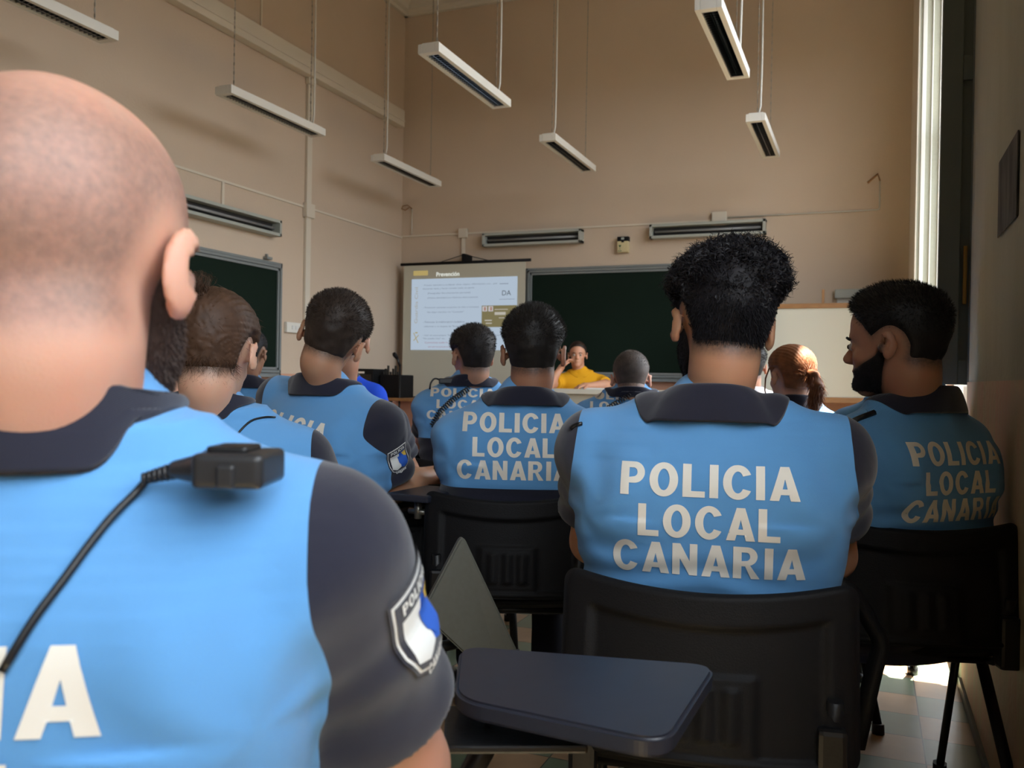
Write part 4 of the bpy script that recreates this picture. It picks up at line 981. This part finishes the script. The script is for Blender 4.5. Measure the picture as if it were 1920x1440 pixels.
def make_chair():
    t = empty('tablet_chair')
    V, F = shell(.47, .262, .022, back_relief, .055); V[:, 2] += .030*np.abs(V[:, 0]/.235)**2*sstep(-.1, .14, V[:, 2]); V[:, 1] -= .055   # bowed backwards in the middle
    A_ = rot(0, -9); V = V@A_.T; V += [0, -.20, .612]; CH['back'] = mk('backrest', V, F, MT['black'], t)
    V, F = shell(.46, .44, .026, lambda x, y: 0, .0, 30, 30, .25); V = V[:, [0, 2, 1]]; V[:, 2] = -V[:, 2]*1.0+.012*np.abs(V[:, 0]/.23)**2-.02*np.clip(V[:, 1]/.22, 0, 1)**2; F = F[:, ::-1]; V += [0, .03, .455]; mk('seat', V, F, MT['black'], t)
    mb = MB()
    for s in (-1, 1): mb.tube(arc([(s*.19, .18, .43), (s*.19, -.19, .43), (s*.195, -.235, .60)], r=.05), .013, 8, flat=.7)
    mb.tube([(-.19, .1, .43), (.19, .1, .43)], .010).tube([(-.19, -.14, .43), (.19, -.14, .43)], .010).build('frame', MT['blackm'], t)
    for s in (-1, 1):
        MB().tube(arc([(s*.19, .04, .43), (s*.215, .22, .02)], r=.02), .0155, 8, flat=.6).tube([(s*.215, .22, .03), (s*.216, .224, .0)], .019).build('leg', MT['blackm'], t)
        MB().tube(arc([(s*.20, -.05, .44), (s*.225, -.29, .02)], r=.02), .0155, 8, flat=.6).tube([(s*.225, -.29, .03), (s*.226, -.294, .0)], .019).build('leg', MT['blackm'], t)
    for s in (-1, 1): MB().box((s*.19-.022, -.255, .44), (s*.19+.022, -.215, .56), .008).build('back_bracket', MT['blackm'], t)
    return t
chair0 = make_chair()
def arm_loop(t, s=1, x=.25):
    MB().tube(arc([(s*.20, -.16, .44), (s*x, -.17, .56), (s*x, -.14, .66), (s*x, .16, .68), (s*x, .20, .60), (s*.21, .14, .44)], r=.07, n=5), .0135, 10).build('arm_tube', MT['blackm'], t)
    MB().box((s*x-.022, -.12, .672), (s*x+.022, .15, .695), .01).build('armrest', MT['black'], t)
def plate(w, l, th, r, taper=.0):
    """rounded writing tablet outline in xy"""
    pts = [(-w/2, -l/2), (w/2, -l/2+taper), (w/2, l/2), (-w/2, l/2)]; a = arc([(*p, 0) for p in pts+pts[:2]], 6, r); k = len(a)
    out = a[7-6:]; out = []
    for i in range(4):
        p0, p1, p2 = [Vector((*pts[(i+d) % 4], 0)) for d in (-1, 0, 1)]; d1 = (p0-p1).normalized()*r; d2 = (p2-p1).normalized()*r
        for q in range(7): t_ = q/6; out.append((p1+d1)*(1-t_)**2+p1*2*t_*(1-t_)+(p1+d2)*t_*t_)
    return out
placed = [0]
def chair(loc, face, lab, group=None):
    if placed[0] == 0: r = chair0
    else:
        r = chair0.copy(); COL.objects.link(r)
        for ch in list(PROTO):
            c = ch.copy(); COL.objects.link(c); c.parent = r
    placed[0] += 1; r.location = loc; r.rotation_euler = (0, 0, rad(face)); tag(r, lab, 'chair', group); return r
PROTO = list(chair0.children)
def tablet_at(t, pos, R3, w, l, m, name='writing_tablet', r=.035, taper=0, th=.018):
    out = plate(w, l, th, r, taper); mb = MB(); mb.poly([tuple(p) for p in out], ext=(0, 0, th))
    bmesh.ops.bevel(mb.bm, geom=[e for e in mb.bm.edges if abs(e.verts[0].co.z-e.verts[1].co.z) < 1e-5], offset=.004, segments=2, affect='EDGES')
    o = mb.build(name, m, t); o.matrix_basis = Matrix.Translation(pos) @ R3; return o

# ---------------------------------------------------------------- the audience
def under(key, back=.0, side=0):
    L = LOC[key]; q = L['RZ']@np.array([L['pel'][0]+side, L['pel'][1]+back, 0]); return (L['N'][0]+q[0], L['N'][1]+q[1], 0)
def seat(key, lab, dface=0, group='black tablet-arm chairs of the audience', back=.02):
    L = LOC[key]; return chair(under(key, back), L['face']+dface, lab, group)

person('bald', P(95, 850, .67), 'nearest person at the left: shaved head, dark beard, light blue and navy uniform polo', face=25, head=P(112, 512, .645), hyaw=-3, hpitch=-2, hroll=0, hs=1.065, h=.0036,
       S=.196, wa=1.12, wb=1.12, arm_r=1.10, neck_r=.073, skin=(.53, .29, .205), hair='bald', hcol=(.035, .020, .015), beard=.014, patch={1: -.35}, pfrac=.38, zw=.5, tdx=-.049, tdz=-.006, pel=(-.03, 0.02), coll=1.0, sdrop=.085,
       elbows={1: (.255, .12, .725)}, wrists={1: (.06, .28, .70), -1: (.0, .26, .66)}, cuff=.66, zseam=.208, cside=.0)
person('curly', P(1332, 782, 1.60), 'person with thick curly black hair, seen from behind, blue uniform back fully lettered', face=9, head=P(1355, 618, 1.60), hyaw=14, hroll=4, hpitch=-4, hs=1.02, h=.005,
       S=.210, wa=1.30, wb=1.05, zw=.292, pel=(.0, .04), skin=(.46, .25, .15), hair='curly', hcol=(.009, .008, .010), beard=.012, zseam=.240, cside=.045, neck_r=.062, arm_r=1.0, coll=1.02, tdz=.022, sdrop=.062)
person('profile', P(1712, 768, 2.20), 'bearded person by the right wall with head turned left in profile, blue uniform in shade', face=46, head=P(1682, 650, 2.16), hyaw=28, hpitch=-3, hs=1.09, h=.0055,
       S=.165, wa=1.24, wb=1.05, zw=.32, pel=(.0, .03), zseam=.215, skin=(.40, .20, .12), hair='short', hcol=(.007, .006, .006), beard=.006, front=True, neck_r=.068, coll=1.0, tdz=.026, sdrop=.085, tdx=.003, tsc=1.0)
person('centre', P(985, 755, 2.60), 'person with short black hair in the middle, blue uniform lettered in three lines', face=21, head=P(1000, 667, 2.60), hyaw=-3, hroll=0, hs=1.05, h=.006,
       S=.195, wa=1.30, wb=1.05, zw=.240, pel=(-.04, .03), skin=(.36, .18, .11), hair='short', hcol=(.010, .008, .007), neck_r=.064, tdz=.070, tdx=-.03, coll=1.05, ch=.8, sdrop=.105, zseam=.32)
person('bun', P(398, 785, 1.85), 'person with brown hair pinned up in a bun, blue uniform, partly behind the shaved head', face=26, head=P(400, 668, 1.82), hyaw=-2, hpitch=-12, hs=.98, h=.006,
       S=.180, wa=1.04, wb=1., zw=.36, pel=(.05, .03), skin=(.56, .34, .24), hair='bun', hcol=(.045, .022, .012), patch={1: -.2}, neck_r=.054, coll=.9, cside=.02, text=False, elbows={1: (.29, .08, .66)}, wrists={1: (.1, .32, .62)}, cuff=.80, arm_r=.95)
person('leaning', P(612, 738, 2.62), 'person with short dark hair leaning right, sleeve shield visible, bare forearm on the chair arm', face=-4, head=P(620, 640, 2.58), hyaw=30, hroll=20, hpitch=-6, hs=1.06, h=.0055,
       S=.185, wa=1.18, wb=1.05, zw=.32, roll=10, pel=(-.02, .02), skin=(.44, .24, .145), hair='short', hcol=(.022, .014, .010), neck_r=.056, patch={1: -.7}, zseam=.195, trol=-9, tdx=-.02, tdz=.035, sdrop=.055,
       elbows={1: ('px', 742, 915, 2.66)}, wrists={1: ('px', 852, 884, 2.90), -1: (-.05, .3, .7)}, cuff=.78, hands={1: (0, 0, -1)})
person('second_row', P(638, 752, 3.3), 'person mostly hidden behind the leaning person, with one ear and a navy collar showing', face=12, head=P(645, 647, 3.25), hyaw=12, hs=1.04, h=.008,
       S=.19, pel=(0, .03), skin=(.46, .24, .15), hair='short', hcol=(.018, .012, .010))
person('royal', P(630, 712, 4.3), 'person in a royal blue polo shirt, head hidden behind the people in front', face=15, head=P(618, 664, 4.3), hs=1.0, h=.009,
       S=.18, wa=1.0, police=False, shirt=MT['royal'], collar=MT['navy'], text=False, skin=(.45, .24, .15), hair='short')
person('far_left', P(462, 725, 4.4), 'distant person with cropped black hair at the far left, under the left chalkboard', face=22, head=P(468, 666, 4.4), hs=.98, h=.009, hyaw=-8,
       S=.18, wa=.95, skin=(.30, .16, .10), hair='crop', hcol=(.008, .008, .010))
person('fade', P(882, 722, 3.75), 'person with faded short hair in front of the projection screen, coiled cord across the back', face=24, head=P(886, 673, 3.72), hyaw=24, hs=1.02, h=.007,
       S=.170, wa=1.10, zw=.22, pel=(-.03, -.06), skin=(.42, .23, .15), hair='short', hcol=(.014, .011, .010), tdz=.055, tsc=.92, tvs=.72, ch=.75, zseam=.25, sdrop=.095, tdx=-.03)
person('glasses', P(1183, 742, 3.95), 'person with cropped greyish hair and glasses, head bowed, before the lecture desk', face=16, head=P(1183, 714, 3.95), hpitch=-14, hs=1.0, h=.007,
       S=.185, wa=1.2, zw=.29, pel=(0, -.08), skin=(.50, .28, .19), hair='crop', hcol=(.055, .042, .036), tdz=.080, zseam=.25, tdx=-.07, sdrop=.095, ch=.7, tvs=.66, tsc=.95)
person('ponytail', P(1490, 768, 3.5), 'person with auburn hair in a ponytail, sunlight on one shoulder, by the whiteboard', face=8, head=P(1484, 710, 3.5), hyaw=30, hs=.96, h=.006,
       S=.17, wa=.92, pel=(0, .03), skin=(.58, .33, .22), hair='pony', hcol=(.15, .055, .020), neck_r=.05, arm_r=.85, zw=.4, tsc=.8)
def stripes():
    m = mat('striped_cloth', (.70, .68, .68), .85, spec=.2); N = m.node_tree.nodes; L = m.node_tree.links
    tc = N.new('ShaderNodeTexCoord'); sx = N.new('ShaderNodeSeparateXYZ'); L.new(tc.outputs['Object'], sx.inputs[0])
    mu = N.new('ShaderNodeMath'); mu.operation = 'MULTIPLY'; mu.inputs[1].default_value = 11; L.new(sx.outputs[2], mu.inputs[0])
    fr = N.new('ShaderNodeMath'); fr.operation = 'FRACT'; L.new(mu.outputs[0], fr.inputs[0]); cr = N.new('ShaderNodeValToRGB'); cr.color_ramp.interpolation = 'CONSTANT'
    e = cr.color_ramp.elements; e[0].color = (.65, .63, .63, 1); e[1].position = .28; e[1].color = (.45, .02, .02, 1)
    for p_, c_ in ((.55, (.65, .63, .63, 1)), (.70, (.22, .20, .22, 1))): q = e.new(p_); q.color = c_
    L.new(fr.outputs[0], cr.inputs[0]); L.new(cr.outputs[0], N['Principled BSDF'].inputs['Base Color']); return m
person('striped', P(1408, 746, 4.7), 'person in a red, white and grey striped polo beside the curly-haired head', face=10, head=P(1405, 692, 4.7), hs=1.0, h=.008,
       S=.19, wa=1.05, police=False, shirt=stripes(), collar=mat('white_cloth', (.7, .68, .68), .8), text=False, skin=(.42, .22, .14), hair='short')
person('plain_blue', P(1684, 758, 3.05), 'person in plain light blue shirt hidden behind the profile head, only the left arm showing', face=30, head=P(1700, 690, 3.05), hs=.95, h=.008,
       S=.17, wa=.95, police=False, collar=MT['blue'], text=False, skin=(.50, .28, .18), hair='short', elbows={-1: (-.31, .0, .84), 1: (.17, .15, .76)}, wrists={-1: (-.34, .22, .88), 1: (.05, .32, .74)})
person('speaker', P(1088, 701, 8.35), 'person in a mustard yellow polo seated at the desk, one hand raised to the face', face=200, head=P(1083, 667, 8.30), hyaw=-4, hs=1.02, h=.006, floorz=dz,
       S=.19, wa=1.04, police=False, shirt=MT['yellow'], collar=MT['yellow'], text=False, skin=(.50, .26, .16), hair='crop', hcol=(.02, .012, .008), front=True,
       elbows={1: ('px', 1030, 722, 8.12), -1: (-.26, .14, zd+.04)}, wrists={1: ('px', 1049, 694, 8.18), -1: (-.05, .32, zd+.03)}, hands={1: (-.9, -.3, .0)}, cuff=.6, sdrop=.075, coll=1.05)
o = LOC['speaker']; bt = MB()
for k in range(2):
    h_, n_, _, _ = o['tree'].ray_cast(Vector((0, .5, o['zt']-.12-.07*k)), Vector((0, -1, 0)))
    if h_: bt.box((h_.x-.006, h_.y, h_.z-.006), (h_.x+.006, h_.y+.006, h_.z+.006), .002)
bt.build('button', MT['white'], o['root'])

# chairs of the seated people
cb = seat('curly', 'black plastic tablet-arm chair under the curly-haired person, backrest with ribbed plate facing the camera', back=-.03)
cp = seat('profile', 'black tablet-arm chair under the bearded person by the right wall, legs against the sunlit floor', dface=-30, back=.035)
cc = seat('centre', 'black chair under the short-haired person in the middle, dark under the blue shirt', back=0)
ce = seat('bun', 'black chair under the person with the bun, with a folded grey tablet at its right')
cl = seat('leaning', 'black chair under the leaning person, glossy arm tube catching the light')
c0_ = seat('bald', 'black chair under the shaved-head person, navy writing tablet in the foreground')
for k, l in (('second_row', 'black chair under the person hidden behind the leaning person'), ('royal', 'black chair under the person in the royal blue polo'), ('far_left', 'black chair under the distant person at the far left'),
             ('fade', 'black chair under the person with faded hair in front of the screen'), ('glasses', 'black chair under the person with glasses'), ('ponytail', 'black chair under the person with the ponytail'),
             ('striped', 'black chair under the person in the striped polo'), ('plain_blue', 'black chair under the person in the plain light blue shirt')): seat(k, l)
s_ = chair((LOC['speaker']['N'][0]+.0, LOC['speaker']['N'][1]+.05, dz), 200, 'black chair behind the desk under the person in yellow')
def empty_chair(px, py, Y, face, lab):
    q = onY(px, py, Y); return chair((q[0], q[1], 0), face, lab, 'black tablet-arm chairs of the audience')
q = P(735, 800, 3.4); e1 = chair((q[0], q[1], 0), 14, 'empty black chair with rounded arm between the leaning and middle people, nearer of two', 'black tablet-arm chairs of the audience'); 
q = P(758, 775, 4.4); e2 = chair((q[0], q[1], 0), 16, 'empty black chair in front of the foot of the projection screen', 'black tablet-arm chairs of the audience')
q = P(790, 880, 2.95); e3 = chair((q[0], q[1], 0), 14, 'empty black chair right of the bare forearm, next to the middle person', 'black tablet-arm chairs of the audience')
I3 = Matrix.Identity(4)
for c in (cl, e1, e3, ce): arm_loop(c, 1)
arm_loop(e1, -1); arm_loop(cc, 1)
# writing tablets
def local(t, p): return t.matrix_basis.inverted() @ Vector(p)
bpy.context.view_layer.update()
def world_plate(t, pts4, th, m, name, r=.03, brace=None):
    """tablet given by four world corners, owned by chair t"""
    pl = [local(t, p) for p in pts4]; out = []
    for i in range(4):
        p0, p1, p2 = pl[i-1], pl[i], pl[(i+1) % 4]; d1 = (p0-p1).normalized()*r; d2 = (p2-p1).normalized()*r
        for q in range(15): k = q/14; out.append((p1+d1)*(1-k)**2+p1*2*k*(1-k)+(p1+d2)*k*k)
    n = (pl[1]-pl[0]).cross(pl[2]-pl[1]).normalized(); mb = MB(); mb.poly(out, ext=n*th)
    bmesh.ops.recalc_face_normals(mb.bm, faces=mb.bm.faces)
    es = [e for e in mb.bm.edges if len(e.link_faces) == 2 and e.calc_face_angle(0) > .9]
    bmesh.ops.bevel(mb.bm, geom=es, offset=.004, segments=3, affect='EDGES')
    return mb.build(name, m, t, smooth=False)
zt_ = .70
ta = [onZ(x, y, zt_) for x, y in ((862, 1240), (1345, 1278), (1250, 1434), (850, 1345))]
o = world_plate(c0_, [Vector(p) for p in ta], -.022, MT['tablet'], 'writing_tablet', .04)
a = local(c0_, (ta[0]+ta[2])/2); a2 = local(c0_, ta[3])
MB().tube(arc([(.20, .1, .43), (.27, .14, .50), (a.x-.10, a.y, .60), (a.x-.06, a.y, .675)], r=.05), .014, 10).box((a.x-.12, a.y-.06, .668), (a.x+.04, a.y+.06, .678), .003).build('tablet_bracket', MT['blackm'], c0_)
tf = [P(*q_) for q_ in ((868, 1003, 1.80), (972, 1222, 1.84), (955, 1262, 1.82), (800, 1262, 1.76), )]
o = world_plate(ce, [Vector(P(868, 1001, 1.80)), Vector(P(975, 1230, 1.84)), Vector(P(948, 1300, 1.83)), Vector(P(790, 1150, 1.76))], .02, MT['tabgrey'], 'writing_tablet', .02)
a = local(ce, P(880, 1200, 1.86)); MB().tube([(.20, .1, .44), (a.x*.6+.08, a.y, .50), (a.x, a.y, a.z)], .012).build('tablet_bracket', MT['blackm'], ce)
# bent arm bracket of the curly person's chair, at its right
pp = [local(cb, P(x, y, 1.62)) for x, y in ((1560, 1092), (1592, 1100), (1655, 1205), (1640, 1250), (1606, 1398))]
MB().tube(arc([tuple(p) for p in pp], 4, .04), .0215, 10, flat=.7).build('arm_bracket', MT['black'], cb)
bpy.context.view_layer.update()
# leaning person's chair: tablet edge under the forearm, clamp
a = local(cl, P(815, 925, 2.55)); MB().box((a.x-.09, a.y-.12, a.z-.012), (a.x+.05, a.y+.10, a.z+.008), .005).build('writing_tablet', MT['tablet'], cl)
MB().tube([(a.x-.03, a.y-.04, a.z-.02), (a.x-.03, a.y-.04, a.z-.07)], .012).tube([(a.x-.06, a.y-.04, a.z-.05), (a.x+.0, a.y-.04, a.z-.05)], .009).build('clamp', MT['chain'], cl)

# ---------------------------------------------------------------- radios and cords
def on_back(key, pts, lift):
    """points (x, dz below the neck base) laid on the shirt back, in world space"""
    L = LOC[key]; out = []
    for x, dzb in pts:
        h_, n_, _, _ = L['tree'].ray_cast(Vector((x, -.6, L['zt']+dzb)), Vector((0, 1, 0)))
        if h_ is None: continue
        q = L['RZ']@np.array(h_-Vector((0, lift, 0)))+np.array([L['N'][0], L['N'][1], 0]); out.append(Vector(q))
    return out
def hit_px(key, px, py, lift=.004):
    """point where the sight line through a pixel of the photograph meets the person's shirt"""
    L = LOC[key]; d = ray(px, py); o_ = L['RZ'].T@(CC-np.array([L['N'][0], L['N'][1], 0])); dd = L['RZ'].T@d; dd /= np.linalg.norm(dd)
    h_, n_, _, _ = L['tree'].ray_cast(Vector(o_), Vector(dd))
    if h_ is None: return None
    if n_.dot(Vector(dd)) > 0: n_ = -n_
    q = L['RZ']@(np.array(h_)+np.array(n_)*lift)+np.array([L['N'][0], L['N'][1], 0]); return Vector(q)
def coil(path, r, turns, w):
    pts = []; path = [Vector(p) for p in path]; seg = [(path[i+1]-path[i]).length for i in range(len(path)-1)]; tot = sum(seg); n = int(turns*10)
    for k in range(n+1):
        s = tot*k/n; i = 0
        while i < len(seg)-1 and s > seg[i]: s -= seg[i]; i += 1
        t = (path[i+1]-path[i]).normalized(); p = path[i]+t*s; x = t.cross(Vector((0, 0, 1))).normalized(); y = t.cross(x); a = 2*math.pi*k/10
        pts.append(p+x*math.cos(a)*r+y*math.sin(a)*r)
    return MB().tube(pts, w, 5)
for key, pp, lab in (('fade', ((812, 800), (826, 776), (850, 752), (880, 730), (925, 708)), 'black coiled radio cord crossing the lettered back in front of the projection screen'),
                     ('glasses', ((1126, 782), (1142, 768), (1160, 756), (1182, 742)), 'short black coiled radio cord across the back of the person with glasses')):
    pth = [q for q in (hit_px(key, x, y, .014) for x, y in pp) if q]
    if len(pth) > 1: coil(pth, .0105, 22 if key == 'fade' else 14, .0024).build('radio_lead', MT['cord'], smooth=True, label=lab, cat='cord')
# speaker microphone on the nearest shoulder
dep = min((np.array(hit_px('bald', x_, y_, 0))-CC)@CV for x_, y_ in ((300, 905), (330, 890), (420, 915)))-.014
a = P(345, 893, .655); b = P(508, 893, .665)
if True:
    t = empty('radio_microphone', tuple(P(428, 876, dep)), rad(22), label='black radio speaker microphone lying on the shaved-head person\'s shoulder, cord running down the back', cat='radio microphone')
    def rm(p):
        d = ell(p, (0, 0, 0), (1, 1, 1))*0+9
        q = np.abs(p-np.array([.008, 0, .0]))-np.array([.019, .026, .0075]); bx = np.linalg.norm(np.maximum(q, 0), axis=1)+np.minimum(q.max(1), 0)-.004
        nb_ = cone(p*[1, .8, 1], (-.012, 0, -.001), (-.034, 0, -.002), .012, .0065)
        d = smin(bx, nb_, .006); return np.minimum(d, 9)
    a_, b_ = surf(rm, (-.05, -.045, -.03), (.045, .045, .03), .0015); mk('case', a_, b_, MT['rubber'], t)
    a_, b_ = surf(lambda p: np.linalg.norm(np.maximum(np.abs(p-np.array([.008, -.0285, -.003]))-[.0045, .003, .006], 0), axis=1)-.0015, (-.01, -.04, -.02), (.03, -.02, .02), .001); mk('key', a_, b_, MT['rubber'], t)
    a_, b_ = surf(lambda p: np.linalg.norm(np.maximum(np.abs(p-np.array([.004, 0, .0128]))-[.012, .016, .001], 0), axis=1)-.0015, (-.02, -.03, .01), (.03, .03, .025), .0015); mk('clip', a_, b_, MT['cord'], t)
    mb = MB()
    for k in range(7): f = k/6; mb.tube([(-.032-.022*f, -.001, -.002-.006*f), (-.0345-.022*f, -.001, -.0025-.006*f)], .0062-.0022*f, 12)
    mb.tube([(-.03, 0, -.002), (-.056, 0, -.009)], .0042, 10).build('strain_relief', MT['rubber'], t, smooth=False)
    bpy.context.view_layer.update()
    pth = [hit_px('bald', x, y, .0045) for x, y in ((258, 926), (215, 968), (170, 1025), (120, 1095), (70, 1160), (35, 1215), (10, 1255))]
    st = t.matrix_world@Vector((-.054, 0, -.0085)); pth = [st]+[q for q in pth if q]; inv = t.matrix_world.inverted()
    MB().tube([inv@p for p in arc(pth, 4, .03)], .0028, 8).build('cord', MT['cord'], t, smooth=True)
# thin cord on the bun person's shoulder, cord loops on the middle person's shoulder
def wire(key, pix, r, lab, lift=.003):
    pth = [q for q in (hit_px(key, x, y, lift) for x, y in pix) if q]
    if len(pth) > 1: MB().tube(arc(pth, 3, .02), r, 6).build('radio_lead', MT['cord'], smooth=True, label=lab, cat='cord')
wire('bun', ((432, 838), (440, 822), (455, 803), (472, 788), (498, 783), (515, 784)), .0022, 'thin black radio cord over the shoulder of the person with the bun')
wire('centre', ((1092, 772), (1108, 764), (1118, 768), (1128, 782)), .0030, 'black radio cord over the right shoulder of the middle person')
wire('curly', ((1072, 805), (1080, 798), (1092, 796)), .004, 'bit of black radio cord on the left shoulder seam of the curly-haired person')
wire('profile', ((1566, 812), (1585, 800), (1608, 788), (1640, 776)), .0075, 'dark strap with cord over the left shoulder of the bearded person', .004)
q_ = hit_px('fade', 842, 716, .012)
if q_:
    t = empty('radio_microphone', tuple(q_), rad(22), label='small black radio microphone on the left shoulder of the person before the screen', cat='radio microphone')
    MB().box((-.035, -.015, -.012), (.03, .015, .012), .005).build('case', MT['rubber'], t)
    MB().tube(arc([(-.03, 0, .005), (-.055, -.005, .012), (-.07, -.01, -.01), (-.072, -.012, -.035)], r=.015), .004, 6).build('cord', MT['cord'], t, smooth=True)
# glasses arms of the person with glasses
L = LOC['glasses']
tg = empty('spectacles', (L['N'][0], L['N'][1], 0), rad(L['face']), label='thin dark glasses worn by the person with cropped hair, arms showing at the ears', cat='glasses')
hq = lambda x, y, z: tuple(L['hc']+L['HR']@np.array([x, y, z])*L['hs'])
for s in (-1, 1): MB().tube([hq(s*.078, .095, .012), hq(s*.084, .0, .014), hq(s*.082, -.018, -.002)], .002, 6).build('temple_arm', MT['cord'], tg)
mb = MB()
for s in (-1, 1): mb.tube([hq(s*.034+.026*math.cos(a_), .112, .006+.018*math.sin(a_)) for a_ in np.linspace(0, 6.283, 15)], .0015, 5, caps=False)
mb.tube([hq(-.008, .112, .008), hq(.008, .112, .008)], .0015, 5).tube([hq(-.06, .112, .01), hq(-.078, .095, .012)], .0015, 5).tube([hq(.06, .112, .01), hq(.078, .095, .012)], .0015, 5).build('frame', MT['cord'], tg)
